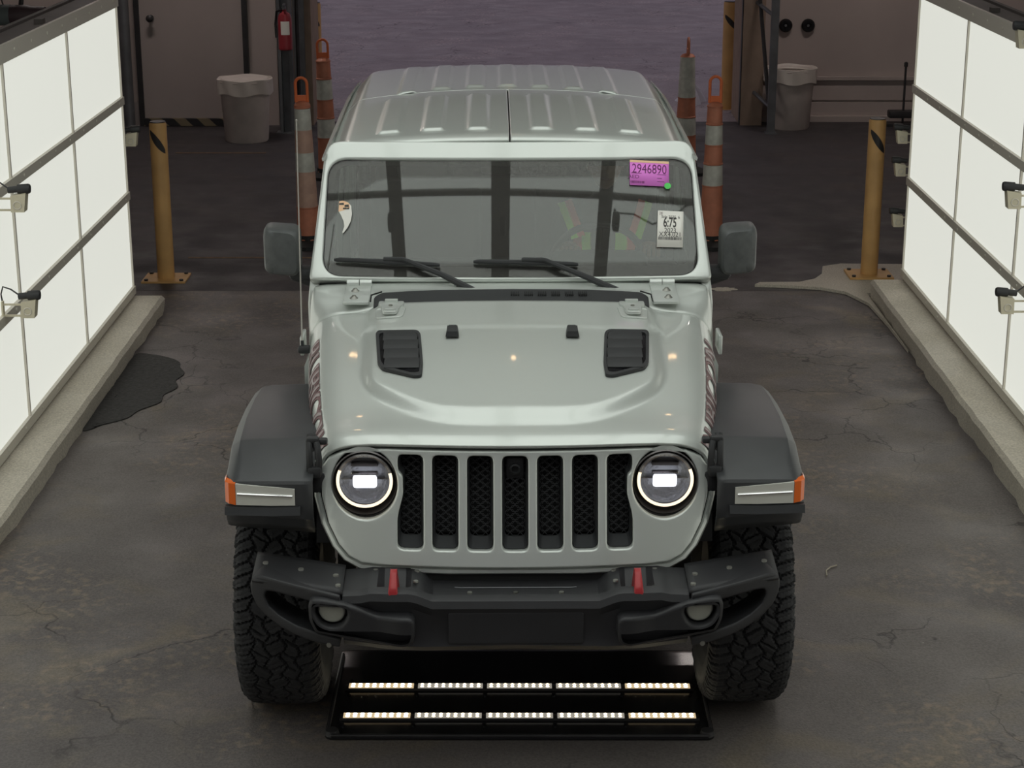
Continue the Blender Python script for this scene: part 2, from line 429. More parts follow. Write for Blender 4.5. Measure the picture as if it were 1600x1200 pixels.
def textmb(txt, size, fn, sx=1.0, align='CENTER', bold=0.0, cut=0.0):
    cu = bpy.data.curves.new('t', 'FONT'); cu.body = txt; cu.size = size; cu.align_x = align; cu.align_y = 'CENTER'; cu.offset = bold
    cu.resolution_u = 3
    ob = bpy.data.objects.new('t', cu); me = bpy.data.meshes.new_from_object(ob)
    bm = bmesh.new(); bm.from_mesh(me)
    if cut:
        bmesh.ops.remove_doubles(bm, verts=bm.verts, dist=1e-6)
        x0, x1 = min(v.co.x for v in bm.verts), max(v.co.x for v in bm.verts)
        for x in frange(x0, x1, cut): bmesh.ops.bisect_plane(bm, geom=bm.verts[:] + bm.edges[:] + bm.faces[:], plane_co=(x, 0, 0), plane_no=(1, 0, 0))
        for y in frange(-size * .6, size * .6, cut / 2): bmesh.ops.bisect_plane(bm, geom=bm.verts[:] + bm.edges[:] + bm.faces[:], plane_co=(0, y, 0), plane_no=(0, 1, 0))
        bm.verts.index_update()
    mb = MB(); mb.add([fn(v.co.x * sx, v.co.y, 0.0) for v in bm.verts], [[v.index for v in p.verts] for p in bm.faces]); bm.free()
    bpy.data.meshes.remove(me); bpy.data.objects.remove(ob); bpy.data.curves.remove(cu)
    return mb
def tag(o, label=None, cat=None, group=None, kind=None):
    if label: o['label'] = label
    if cat: o['category'] = cat
    if group: o['group'] = group
    if kind: o['kind'] = kind
    return o
def thing(name, loc, label, cat, group=None, rz=0):
    o = bpy.data.objects.new(name, None); C.objects.link(o); o.location = loc; o.rotation_euler = (0, 0, rz)
    o.empty_display_size = 0.1
    return tag(o, label, cat, group)
def copy_tree(o, parent=None):
    c = o.copy(); C.objects.link(c); c.parent = parent
    for ch in list(o.children): copy_tree(ch, c)
    return c
def sstep(a, b, x):
    t = max(0., min(1., (x - a) / (b - a))); return t * t * (3 - 2 * t)
def interp(tab, x):
    if x <= tab[0][0]: return tab[0][1]
    for (a, u), (b, v) in zip(tab, tab[1:]):
        if x <= b: return u + (v - u) * (x - a) / (b - a)
    return tab[-1][1]
def smooth_interp(tab, x):      # catmull-rom through the table
    n = len(tab)
    if x <= tab[0][0]: return tab[0][1]
    if x >= tab[-1][0]: return tab[-1][1]
    for i in range(n - 1):
        if x <= tab[i + 1][0]:
            x0, y0 = tab[i]; x1, y1 = tab[i + 1]
            xa, ya = tab[i - 1] if i else (2 * x0 - x1, 2 * y0 - y1)
            xb, yb = tab[i + 2] if i < n - 2 else (2 * x1 - x0, 2 * y1 - y0)
            h = x1 - x0; t = (x - x0) / h; m0 = (y1 - ya) / (x1 - xa) * h; m1 = (yb - y0) / (xb - x0) * h
            return (2*t**3-3*t**2+1)*y0 + (t**3-2*t**2+t)*m0 + (-2*t**3+3*t**2)*y1 + (t**3-t**2)*m1
def struct(name, mb, m): return tag(mb.build(name, m), kind='structure')

# ================================================================== the setting
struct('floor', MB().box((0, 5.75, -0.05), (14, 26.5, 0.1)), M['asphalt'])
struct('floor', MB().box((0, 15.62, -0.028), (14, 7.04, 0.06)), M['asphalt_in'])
def _out(u, v):
    x, y = -12 + 24 * u, 19.14 + 40 * v
    return (x, y, 0.002 + 0.018 * math.sin(x * 1.3 + y * 0.7) ** 2 * min(1, (y - 19.14)))
struct('trim_1', MB().grid(_out, 60, 80), M['asphalt_out'])          # the yard outside the doorway
M['asphalt_out'].name = 'wet_yard_pavement'
# back wall either side of the doorway
struct('wall_back_left', MB().box((-4.72, 19.05, 2.4), (4.9, 0.3, 4.8)), M['wall'])
struct('wall_back_right', MB().box((4.80, 19.35, 2.4), (4.6, 0.3, 4.8)), M['wall'])
struct('trim_2', MB().box((-2.235, 19.25, 2.4), (0.35, 0.7, 4.8)), M['wood'])       # boarded left reveal
struct('trim_3', MB().box((2.40, 19.30, 2.4), (0.22, 0.8, 4.8)), M['wood'])
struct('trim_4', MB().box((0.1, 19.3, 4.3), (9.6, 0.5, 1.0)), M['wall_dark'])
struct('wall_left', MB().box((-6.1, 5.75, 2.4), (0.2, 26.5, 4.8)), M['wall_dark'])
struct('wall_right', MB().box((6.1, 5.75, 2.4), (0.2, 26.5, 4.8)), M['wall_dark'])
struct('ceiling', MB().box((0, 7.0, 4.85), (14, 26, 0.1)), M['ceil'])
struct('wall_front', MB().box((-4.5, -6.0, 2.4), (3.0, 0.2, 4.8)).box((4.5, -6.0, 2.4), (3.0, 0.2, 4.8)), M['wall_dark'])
# door, its frame and knob on the left
d = struct('door_1', MB().box((-3.26, 18.88, 1.30), (1.03, 0.04, 2.44)), M['doorp'])
kn = MB().lathe([(0, 0), (0.03, 0.0), (0.03, -0.015), (0.016, -0.02), (0.016, -0.05), (0.034, -0.06), (0.036, -0.08), (0.02, -0.095), (0, -0.098)], (-3.66, 18.86, 1.09), 'Y', 20).build('door_knob', M['darkmetal'], d)
fr = MB()
for x in (-3.80, -2.72): fr.box((x, 18.87, 1.4), (0.05, 0.08, 2.8))
fr.box((-3.26, 18.87, 2.6), (1.1, 0.08, 0.06)); struct('trim_5', fr, M['darkmetal'])
hz = struct('trim_6', MB().box((-3.29, 18.85, 0.045), (0.98, 0.06, 0.075)), M['hazard'])
# layered skirting on the right
sk = MB().box((3.9, 19.185, 0.10), (2.9, 0.03, 0.20)).box((3.9, 19.16, 0.03), (2.9, 0.08, 0.06)).box((3.9, 19.19, 0.32), (2.9, 0.03, 0.2)).box((3.9, 19.17, 0.445), (2.9, 0.05, 0.035))
struct('baseboard_back', sk, M['wall'])
struct('trim_7', MB().box((-5.2, 18.88, 0.12), (2.8, 0.03, 0.24)).box((-4.3, 18.87, 1.9), (0.03, 0.05, 3.8)), M['wall_dark'])

# concrete kerbs that carry the light walls
def kerb(x0, x1, y1, h, label):
    bm = MB()
    n = 90
    sgn = 1 if abs(x1) < abs(x0) else 1
    inner, outer = (x1, x0) if abs(x1) < abs(x0) else (x0, x1)
    o = 1 if outer > inner else -1
    rnd = random.Random(int(abs(x0) * 100))
    rings = []
    for i in range(n + 1):
        y = 1.0 + (y1 - 1.0) * i / n
        j = rnd.uniform(-0.006, 0.006); j2 = rnd.uniform(-0.012, 0.012)
        rings.append([(inner + j2, y, 0.0), (inner + j * .5, y, h - 0.02), (inner + o * 0.02 + j * .4, y, h), (outer, y, h), (outer, y, 0)])
    bm.loft(rings)
    return tag(bm.build('concrete_kerb', M['concrete']), label, 'kerb')
kerb(-2.72, -2.262, 11.585, 0.10, 'low pale concrete kerb under the left light panels, beside the rough dark asphalt patch')
kerb(2.345, 2.85, 11.94, 0.12, 'pale concrete kerb with tall shaded side under the right light panels')
# broken concrete at the end of the right kerb
def blob(cx, cy, rx, ry, z, seed, n=28, h=0.006):
    r = random.Random(seed); ps = []
    for k in range(n):
        a = 2 * pi * k / n; f = r.uniform(0.75, 1.1)
        ps.append((cx + rx * f * math.cos(a), cy + ry * f * math.sin(a)))
    return plate([ps], h, lambda x, y, d: (x, y, z + d + h / 2))
tag(plate([[(1.93, 12.27), (2.05, 12.36), (2.12, 12.5), (2.16, 12.72), (2.30, 12.80), (2.9, 12.78), (2.9, 11.96), (2.335, 11.96), (2.335, 10.6), (2.325, 11.2), (2.30, 11.7), (2.2, 12.0), (2.05, 12.12), (1.8, 12.18), (1.62, 12.20), (1.66, 12.26)]],
    0.02, lambda x, y, d: (x, y, 0.012 + d)).build('concrete_apron', M['concrete']), 'broken pale concrete apron around the foot of the right front bollard', 'concrete')
for (cx, cy, rx, ry, sd, lb) in ((1.15, 12.18, 0.17, 0.03, 3, 'thin worn white patch on the floor joint nearest the right door mirror'), (1.40, 12.14, 0.10, 0.05, 9, 'small round worn white patch on the floor joint between the mirror and the right bollard')):
    tag(blob(cx, cy, rx, ry, 0.0, sd, h=0.004).build('worn_patch', M['concrete']), lb, 'patch')
tag(plate([rounded([(-2.258, 10.6), (-2.10, 10.55), (-1.93, 10.35), (-1.90, 10.0), (-1.93, 9.72), (-2.0, 9.5), (-2.12, 9.3), (-2.258, 9.12)], 0.06, 3)], 0.006, lambda x, y, d: (x + 0.018 * math.sin(y * 23) * (x > -2.2), y, 0.003 + d), 0, frange(-2.2, -1.9, 0.06), frange(9.1, 10.6, 0.05)).build('asphalt_patch', M['patch']), 'rough black asphalt patch against the left kerb', 'patch')

# ------------------------------------------------------------------ light panel walls
def light_wall(x, y1, ncol, side, label):
    o = -1 if side == 'l' else 1
    t = thing('light_panel_wall', (x, y1, 0.102 if side == 'l' else 0.122), label, 'light wall')
    x_in = 0.0
    cw, rh, z0 = 1.333, 0.603, 0.045
    for i in range(ncol):
        for j in range(3):
            MB().box((o * 0.02, -cw * (i + .5), z0 + rh * (j + .5)), (0.03, cw - 0.012, rh - 0.01)).build('light_panel', M['panel'], t)
    L = cw * ncol
    for j in range(4):
        w = 0.05 if j < 3 else 0.085
        zc = z0 + rh * j + (0.02 if j == 3 else -0.012 if j == 0 else 0)
        b = MB().box((-o * 0.004, -L / 2, zc), (0.02, L + 0.02, w))
        for k in range(ncol * 4):
            b.lathe([(0.009, 0), (0.009, 0.004), (0.0, 0.006)], (0, 0, 0), 'X', 8)
            m = len(b.v) - 24
            for q in range(m, len(b.v)):
                p = b.v[q]; b.v[q] = (-o * (0.014 + p[0]), p[1] - (k + .4) * cw / 4, p[2] + zc)
        b.build('frame_rail', M['frame'], t)
    for i in range(ncol + 1):
        MB().box((-o * 0.001, -cw * i, z0 + rh * 1.5), (0.012, 0.016 if i else 0.01, rh * 3)).build('frame_stile', M['frame'], t)
    b = MB().box((o * 0.16, -L / 2, 1.84), (0.20, L + 0.3, 0.07)).box((o * 0.10, -L / 2, 1.79), (0.10, L + 0.2, 0.03)).box((o * 0.25, -L / 2, 1.84), (0.03, L + 0.3, 0.10))
    b.build('top_beam', M['beamm'], t)
    b = MB()
    for i in range(ncol + 1): b.box((o * 0.14, -cw * i - (-0.05 if i == 0 else 0), 0.95), (0.05, 0.05, 1.9))
    b.build('rear_frame', M['beamm'], t)
    return t
light_wall(-2.462, 11.60, 7, 'l', 'glowing white panelled light wall with grey frame on the left kerb')
light_wall(2.572, 12.0, 7, 'r', 'glowing white panelled light wall with grey frame on the right kerb')

# overhead canopy of light panels (seen mirrored in the windshield)
t = thing('light_canopy', (-0.045, 5.865, 4.2), 'overhead canopy of white light panels with dark bars above the vehicle, mirrored in its windshield', 'light canopy')
for i in range(6):
    for j in range(-3, 2):
        MB().box((-2.37 + 0.79 * (i + .5), 1.333 * (j + .5), 0.03), (0.78, 1.32, 0.03)).build('light_panel', M['canopy'], t)
for i in range(7):
    MB().box((-2.37 + 0.79 * i, 0.0 - 0.667, 0.0), (0.14 if i == 3 else 0.10, 6.7, 0.03)).build('frame_bar', M['frame_dark'], t)
for j in range(-3, 3):
    MB().box((0, 1.333 * j, 0.0), (4.8, 0.032, 0.03)).build('frame_bar', M['frame_dark'], t)
MB().box((0, -0.66, 0.08), (4.9, 6.9, 0.05)).build('backing_board', M['frame_dark'], t)
# dark cameras and a cable hanging at the crossings of the canopy bars
for x, y, lb in ((-0.865, 5.74, 'small dark camera hanging under the left canopy bar crossing'), (-0.03, 5.70, 'small dark camera hanging under the middle canopy bar'), (0.82, 5.76, 'small dark camera hanging under the right canopy bar crossing')):
    q = thing('canopy_camera', (x, y, 4.10), lb, 'camera')
    MB().rbox((0, 0, 0), (0.05, 0.10, 0.07), 0.01).build('housing', M['gloss'], q)
    MB().tube([(0, 0, 0.03), (0, 0.02, 0.10)], 0.01, 6).build('mount', M['darkmetal'], q)
tag(MB().tube([(0.84, 5.78, 4.16), (0.95, 5.80, 4.13), (1.1, 5.76, 4.10), (1.25, 5.80, 4.12), (1.38, 5.88, 4.17)], 0.006, 6).build('hanging_cable', M['gloss']), 'thin black cable hanging under the right end of the canopy bar', 'cable')
for s_ in (-1, 1):
    for y in (-2.5, 1.5): MB().tube([(s_ * 1.6, y, 0.1), (s_ * 1.6, y, 0.6)], 0.01, 6).build('hanger_rod', M['steel'], t)
# warm ceiling lamps
for k, (x, y, lb) in enumerate(((-1.9, 11.9, 'warm round ceiling lamp above the left lane edge'), (0.0, 10.9, 'warm round ceiling lamp above the lane centre'), (1.9, 11.9, 'warm round ceiling lamp above the right lane edge'))):
    t = thing('ceiling_lamp', (x, y, 4.8), lb, 'ceiling lamp', None)
    MB().lathe([(0.10, 0.0), (0.11, -0.06), (0.09, -0.10), (0.07, -0.10)], n=24).build('lamp_housing', M['darkmetal'], t)
    MB().lathe([(0.07, -0.098), (0.05, -0.115), (0, -0.12)], n=24).build('bulb', M['warm'], t)

# unseen tube fittings added to brighten the back of the hall
for x, lb in ((-3.3, 'unseen ceiling tube light added to brighten the left rear corner'), (3.3, 'unseen ceiling tube light added to brighten the right rear corner')):
    t = thing('added_ceiling_light', (x, 16.9, 4.78), lb, 'added ceiling light')
    MB().rbox((0, 0, 0), (1.5, 0.24, 0.06), 0.01).build('lamp_housing', M['alu'], t)
    MB().rbox((0, 0, -0.045), (1.4, 0.16, 0.03), 0.01).build('diffuser', M['added_tube'], t)

# ------------------------------------------------------------------ small inspection cameras on the light walls
def make_cam(o):
    """o = +1: looks to +x from a wall on its -x side"""
    t = thing('inspection_camera', (0, 0, 0), '', 'camera', 'inspection cameras along the light walls')
    b = MB()
    for z in (-0.01, 0.045): b.box((-o * 0.075, 0.0, z), (0.10, 0.012, 0.008))
    b.box((-o * 0.125, 0, 0.018), (0.008, 0.03, 0.085)); b.build('bracket', M['cream'], t)
    h = MB()
    pts = [(-0.032, -0.015), (0.030, -0.015), (0.042, 0.075), (-0.030, 0.062)]
    h.add([(o * x, y, z) for y in (-0.03, 0.03) for x, z in pts], [(0, 1, 2, 3), (4, 7, 6, 5), (0, 4, 5, 1), (1, 5, 6, 2), (2, 6, 7, 3), (3, 7, 4, 0)])
    hh = h.build('housing', M['cream'], t)
    g = MB()
    g.tube([(0.018 * math.cos(a) , -0.031, 0.018 + 0.018 * math.sin(a)) for a in [2 * pi * k / 14 for k in range(14)]], 0.003, 6, True)
    g.build('round_vent', M['frame'], hh)
    MB().tube([(o * -0.045, 0, 0.085), (o * 0.0, 0, 0.09)], 0.016, 14).tube([(o * 0.0, 0, 0.09), (o * 0.05, 0, 0.092), (o * 0.058, 0, 0.092)], [0.022, 0.024, 0.02], 16).build('lens_barrel', M['plastic'], t)
    MB().tube([(-o * 0.04, 0, 0.09), (-o * 0.08, 0, 0.12), (-o * 0.12, 0.01, 0.13), (-o * 0.135, 0.02, 0.09), (-o * 0.13, 0.02, 0.05)], 0.004, 6).build('cable', M['darkmetal'], t)
    return t
cl, cr = make_cam(1), make_cam(-1)
spots = [(-1, (30, 325), -2.33, None, 'small cream camera on the left light wall, upper of the two nearest'),
         (-1, (46, 490), -2.33, None, 'small cream camera on the left light wall, lower of the two nearest'),
         (-1, (206, 224), None, 11.76, 'small cream camera at the far end of the left light wall before the bollard'),
         (1, (1409, 220), None, 12.17, 'topmost of three small cream cameras at the far end of the right light wall'),
         (1, (1406, 271), None, 12.17, 'middle one of three small cream cameras at the far end of the right light wall'),
         (1, (1402, 350), None, 12.17, 'lowest of three small cream cameras at the far end of the right light wall'),
         (1, (1583, 320), 2.44, None, 'small cream camera on the right light wall, above the lowest near one'),
         (1, (1572, 484), 2.44, None, 'small cream camera low on the right light wall, lowest near one'),
         (1, (1600, 70), 2.44, None, 'small cream camera at the top rail of the right light wall')]
used = set()
for o, px, X, Y, lb in spots:
    base = cl if o < 0 else cr
    t = base if o not in used else copy_tree(base); used.add(o)
    d = ray(*px); tt = (X / d.x) if X is not None else Y / d.y
    p = Vector((0, 0, CH)) + d * tt
    t.location = p; t['label'] = lb
# joints that carry the far cameras
for x, y, z0, z1, lb in ((-2.565, 11.78, 0.0, 1.25, 'slim grey post closing the far end of the left light wall'), (2.72, 12.19, 0.02, 1.25, 'slim grey post closing the far end of the right light wall')):
    tag(MB().rbox((x, y, (z0 + z1) / 2 + 0.0), (0.05, 0.05, z1 - z0), 0.006).box((x, y, z0 + 0.005), (0.12, 0.12, 0.01)).build('steel_post', M['frame']), lb, 'post')

# ================================================================== the vehicle
car = thing('off_road_vehicle', CAR_O, 'silver off-road vehicle with seven-slot grille, round headlamps and black flares', 'car', rz=CAR_A)
def B(mb, name, m, par=None, **k): return mb.build(name, M[m] if isinstance(m, str) else m, par or car, **k)
def mir(p): return Vector((-p[0], p[1], p[2]))

# ---- bonnet surface
ZC = [(0.24, 1.105), (0.262, 1.120), (0.30, 1.131), (0.42, 1.150), (0.62, 1.188), (0.85, 1.230), (1.1, 1.264), (1.36, 1.286), (1.50, 1.305), (1.64, 1.315)]
HW = [(0.24, 0.655), (0.40, 0.690), (0.70, 0.728), (1.0, 0.757), (1.36, 0.788), (1.64, 0.797)]
def hw(y): return smooth_interp(HW, y)
# cross profile: lateral fraction, drop
PROF = [(0, 0.0), (0.3, 0.003), (0.6, 0.013), (0.8, 0.028), (0.88, 0.042), (0.93, 0.062), (0.962, 0.092), (0.98, 0.13), (0.99, 0.18), (1.0, 0.26)]
DOME = 0.030
def dome_edge(y):                                   # half width of the raised centre
    return 0.525 + 0.015 * (y - 1.0)
def dome_mask(x, y):
    ax = abs(x)
    # front boundary of the dome: y as a function of |x|
    yf = smooth_interp([(0, 0.395), (0.20, 0.400), (0.30, 0.435), (0.42, 0.535), (0.50, 0.64), (0.56, 0.80)], ax)
    m1 = sstep(yf - 0.045, yf + 0.035, y)
    m2 = 1 - sstep(dome_edge(y) - 0.035, dome_edge(y) + 0.03, ax)
    return m1 * m2
PROFF = [(0, 0.0), (0.5, 0.001), (0.70, 0.004), (0.76, 0.007), (0.84, 0.014), (0.90, 0.026), (0.94, 0.042), (0.97, 0.062), (0.985, 0.09), (0.993, 0.13), (1.0, 0.21)]
PROFR = [(0, 0.0), (0.5, 0.003), (0.9, 0.012), (0.96, 0.018), (0.975, 0.026), (0.985, 0.045), (0.99, 0.075), (0.995, 0.13), (1.0, 0.26)]
def hood_drop(u, y=0.8):
    a = min(abs(u), 1.0); k = smooth_interp(PROF, a)
    if y < 0.52: f = sstep(0.24, 0.52, y); k = smooth_interp(PROFF, a) * (1 - f) + k * f
    if y > 1.30: f = sstep(1.30, 1.60, y); k = smooth_interp(PROFR, a) * f + k * (1 - f)
    return k
def hoodz(x, y):
    w = hw(y)
    return smooth_interp(ZC, y) - hood_drop(x / w, y) + DOME * dome_mask(x, y)
# arc-length spread of u so that the rolled edge gets enough rows
US = [i / 60 * 0.9 for i in range(61)] + [0.9 + 0.062 * i / 12 for i in range(1, 13)] + [0.962 + 0.038 * i / 14 for i in range(1, 15)]
UF = [-u for u in reversed(US[1:])] + US
YS = [0.24 + 0.06 * (i / 8) ** 1.3 for i in range(9)] + frange(0.315, 1.33, 0.0145)
mb = MB(); vs = []
for y in YS:
    for u in UF:
        w = hw(y)
        x = u * w
        yy = y + 0.07 * (x / 0.65) ** 2 * max(0, 1 - (y - .24) / .9) + (0.055 * abs(u) ** 3 * max(0, (y - .8) / .5) if y > .8 else 0)
        vs.append((x, yy, hoodz(x, y)))
nu = len(UF)
mb.add(vs, [(j * nu + i, j * nu + i + 1, (j + 1) * nu + i + 1, (j + 1) * nu + i) for j in range(len(YS) - 1) for i in range(nu - 1)])
hood = B(mb, 'bonnet', 'silver', ang=50)
q = hood.modifiers.new('s', 'SOLIDIFY'); q.thickness = 0.012; q.offset = -1
def HS(px, py): return LS(px, py, hoodz)

# vents: outline on the surface, frame, sunk tray and louvres
def vent(side):
    L = [HS(*p) for p in ((587, 524), (591, 520), (652, 519), (657, 524), (661, 570), (659, 590), (647, 591), (597, 579), (590, 570))]
    pts = [(abs(p.x), p.y) for p in L]
    pts = [(side * a, b) for a, b in pts]
    cx = sum(p[0] for p in pts) / len(pts); cy = sum(p[1] for p in pts) / len(pts)
    inner = [(cx + (a - cx) * 0.86, cy + (b - cy) * 0.88) for a, b in pts]
    fr = plate([rounded(pts, 0.015, 3), rounded(inner, 0.015, 3)], 0.014, lambda x, y, d: (x, y, hoodz(x, y) + 0.004 + d), 0.003)
    v = B(fr, 'bonnet_vent', 'plastic')
    tr = plate([rounded([(cx + (a - cx) * .93, cy + (b - cy) * .93) for a, b in pts], 0.012, 3)], 0.002, lambda x, y, d: (x, y, hoodz(x, y) + 0.003 + d))
    B(tr, 'vent_tray', 'gloss', v)
    ys = [b for a, b in inner]; y0, y1 = min(ys), max(ys)
    xs = [a for a, b in inner]; x0, x1 = min(xs), max(xs)
    for k in range(4):
        yc = y1 - (y1 - y0) * (k + .55) / 4.6
        hx = (x1 - x0) * 0.40
        xc = (x0 + x1) / 2 + side * -0.005 * k
        z = hoodz(xc, yc) + 0.008
        g = MB().rbox((xc, yc, z), (hx * 2, (y1 - y0) / 4.6 * 1.02, 0.006), 0.002, rot=Matrix.Rotation(0.20, 3, 'X'))
        B(g, 'louvre', 'plastic', v)
for s in (-1, 1): vent(s)
# rubber stops for the folded windshield
for p in ((707, 520), (894, 520)):
    q = HS(*p)
    a = Matrix.Rotation(0.08, 3, 'X')
    g = MB(); g.loft([[(q.x + sx * w, q.y + dy, q.z + dz) for sx, dz in ((-1, 0), (-.8, h), (.8, h), (1, 0))] for dy, w, h in ((-0.055, 0.024, 0.0), (-0.05, 0.024, 0.02), (0.0, 0.023, 0.028), (0.01, 0.019, 0.022), (0.045, 0.017, 0.018), (0.06, 0.014, 0.0))])
    B(g, 'bonnet_bumper_stop', 'plastic', ang=25)
# bonnet hinges at the rear edge
for cx in (610, 989):
    q = HS(cx, 487); x = q.x; y = q.y + 0.02; z = q.z
    g = plate([rounded([(-0.048, 0.075), (-0.048, 0.035), (-0.036, 0.012), (-0.030, -0.05), (-0.024, -0.075), (0.024, -0.075), (0.030, -0.05), (0.036, 0.012), (0.048, 0.035), (0.048, 0.075)], 0.008, 2)], 0.014,
              lambda u, v, d: (x + u, y + v, z + 0.010 + d), 0.003)
    g.rbox((x, y + 0.062, z + 0.022), (0.05, 0.016, 0.012), 0.003)
    g.rbox((x, y - 0.062, z + 0.02), (0.04, 0.014, 0.01), 0.003)
    h = B(g, 'bonnet_hinge', 'silver', ang=25)
    B(MB().lathe([(0.008, 0.016), (0.007, 0.022), (0, 0.023)], (x, y + 0.002, z), n=6), 'hinge_bolt', 'alu', h)
    B(plate([rounded([(-0.058, 0.02), (-0.05, -0.08), (-0.038, -0.095), (0.038, -0.095), (0.05, -0.08), (0.058, 0.02)], 0.012, 3)], 0.005, lambda u, v, d: (x + u, y + v, hoodz(x + u, y + v) + 0.002 + d), 0.001), 'hinge_pad', 'silver', h)

# decals on the bonnet sides
def side_pt(side, y, drop):
    w = hw(y); lo, hi = 0.93, 1.0
    for _ in range(20):
        m_ = (lo + hi) / 2
        if hood_drop(m_, y) < drop: lo = m_
        else: hi = m_
    u = (lo + hi) / 2
    yy = y + 0.07 * (u * w / .65) ** 2 * max(0, 1 - (y - .24) / .9) + (0.055 * u ** 3 * max(0, (y - .8) / .5) if y > .8 else 0)
    return Vector((side * (u * w + 0.0035), yy, smooth_interp(ZC, y) - hood_drop(u, y)))
for side in (-1, 1):
    yc = 0.70
    def fn(a, b, d, side=side, off=0.0):
        # text x runs forward on the right-hand side of the vehicle (image left), backward on the other
        y = yc + (-a if side < 0 else a)
        p = side_pt(side, max(0.27, min(1.32, y)), 0.100 - b)
        p.x += side * off
        return p
    def cutfine(mb): return mb
    o1 = B(textmb('RUBICON', 0.135, lambda a, b, d: fn(a, b, d), 1.50, bold=0.009, cut=0.02), 'bonnet_side_decal', 'decal')
    B(textmb('RUBICON', 0.135, lambda a, b, d: fn(a, b, d, off=0.0015), 1.50, bold=-0.001, cut=0.02), 'decal_lettering', 'decal_edge', o1)

# ---- grille
def gy(x, z): return 0.155 + 0.30 * (z - 0.71) + 0.06 * (x / 0.65) ** 2
def gmap(o): return lambda x, z, d: (x, gy(x, z) - d + o, z)
def half_outline(pts): return [(-x, z) for x, z in reversed(pts)] + [(x, z) for x, z in pts]
GL = [LF(*p, gy) for p in ((600, 699), (560, 700), (537, 703), (514, 713), (503, 728), (502, 745), (504, 775), (514, 815), (530, 848), (545, 866), (565, 877), (600, 881), (700, 885), (800, 887))]
GP = [(max(-p.x, 0.0), p.z) for p in GL]
inner = half_outline(GP[:-1])
xs_c = frange(-0.65, 0.65, 0.0325); zs_c = frange(0.72, 1.10, 0.0475)
HLX, HLZ = 0.4905, 0.985
hl = LF(570, 754, gy); HLX, HLZ = -hl.x, hl.z
slots = []
SW, PITCH = 0.0425, 0.1150
zt, zb = LF(804, 711, gy).z, LF(804, 859, gy).z
for k in range(-3, 4):
    cx = k * PITCH
    if abs(k) < 3:
        slots.append(rrect(cx, (zt + zb) / 2, SW * 2, zt - zb, 0.020, 4))
    else:
        s_ = 1 if k > 0 else -1
        pts = [(cx - s_ * SW, zb), (cx - s_ * SW, zt), (cx + s_ * SW * .9, zt), (cx + s_ * SW, zt - 0.025), (cx + s_ * (SW - 0.004), zt - 0.055), (cx + s_ * (SW - 0.018), HLZ + 0.03), (cx + s_ * (SW - 0.019), HLZ - 0.03), (cx + s_ * (SW - 0.004), HLZ - 0.085), (cx + s_ * SW, HLZ - 0.11), (cx + s_ * SW, zb)]
        slots.append(rounded(pts, [0.02, 0.02, 0.012, 0.01, 0.01, 0.01, 0.01, 0.01, 0.01, 0.02], 3))
HR = 0.109
lampholes = [circ(s * HLX, HLZ, HR, HR * 1.04, 48) for s in (-1, 1)]
B(plate([inner] + slots + lampholes, 0.03, gmap(0.0), 0.006, xs_c, zs_c), 'grille_panel', 'silver', ang=45)
# outer surround band, a seam behind it
def off_out(pts, d):
    c = (0, 0.9); out = []
    for x, z in pts:
        out.append((x, z))
    n = len(pts); res = []
    for i in range(n):
        a, b = Vector(pts[i - 1]), Vector(pts[(i + 1) % n]); t = (b - a).normalized(); nrm = Vector((t.y, -t.x))
        p = Vector(pts[i])
        if (p + nrm * 0.01 - Vector(c)).length < (p - Vector(c)).length: nrm = -nrm
        res.append(tuple(p + nrm * d))
    return res
o1 = off_out(inner, 0.005); o2 = off_out(inner, 0.028)
ztop = max(z for x, z in inner)
o2 = [(x, min(z, ztop - 0.004)) for x, z in o2]; o1c = [(x, min(z, ztop - 0.03)) for x, z in o1]
B(plate([o2] + slots + lampholes, 0.02, gmap(0.022), 0.0, xs_c, zs_c), 'seam_backing', 'gap')
def clipz(pts, zmax):   # keep below zmax
    return [(x, z) for x, z in pts if z < zmax]
ring_out = [p for p in o2 if p[1] < 1.035]; ring_in = [p for p in o1 if p[1] < 1.035]
# ring as an open band: both lists run from the left top corner round the bottom or over the top; build by matching
def band(side_pts_a, side_pts_b):
    mbb = MB(); n = len(side_pts_a); vs = []
    for (a, b) in zip(side_pts_a, side_pts_b):
        for (x, z), dy in ((a, 0.004), (((a[0] * .75 + b[0] * .25), (a[1] * .75 + b[1] * .25)), -0.004), (((a[0] * .3 + b[0] * .7), (a[1] * .3 + b[1] * .7)), -0.002), (b, 0.008), (b, 0.06)):
            vs.append((x, gy(x, z) + dy, z))
    mbb.add(vs, [(i * 5 + k, i * 5 + k + 1, (i + 1) * 5 + k + 1, (i + 1) * 5 + k) for i in range(n - 1) for k in range(4)])
    return mbb
idx = [i for i in range(len(inner)) if inner[i][1] < 1.062]
m_ = len(inner) // 2      # list starts at left bottom centre going up the left... find halves by sign of x
ordr = sorted([i for i in idx if inner[i][0] <= 0], key=lambda i: i)
A = [inner[i] for i in range(len(inner))]
left = [(o1[i], o2[i]) for i in range(len(inner)) if inner[i][0] < 0 and inner[i][1] < 1.062]
right = [(o1[i], o2[i]) for i in range(len(inner)) if inner[i][0] > 0 and inner[i][1] < 1.062]
# order bottom-centre -> up
kf = lambda q: (math.atan2(q[0][1] - 0.95, abs(q[0][0])))
left.sort(key=kf); right.sort(key=kf)
allb = [q for q in reversed(left)] + right
B(band([a for a, b in allb], [b for a, b in allb]), 'grille_surround', 'silver', ang=40)
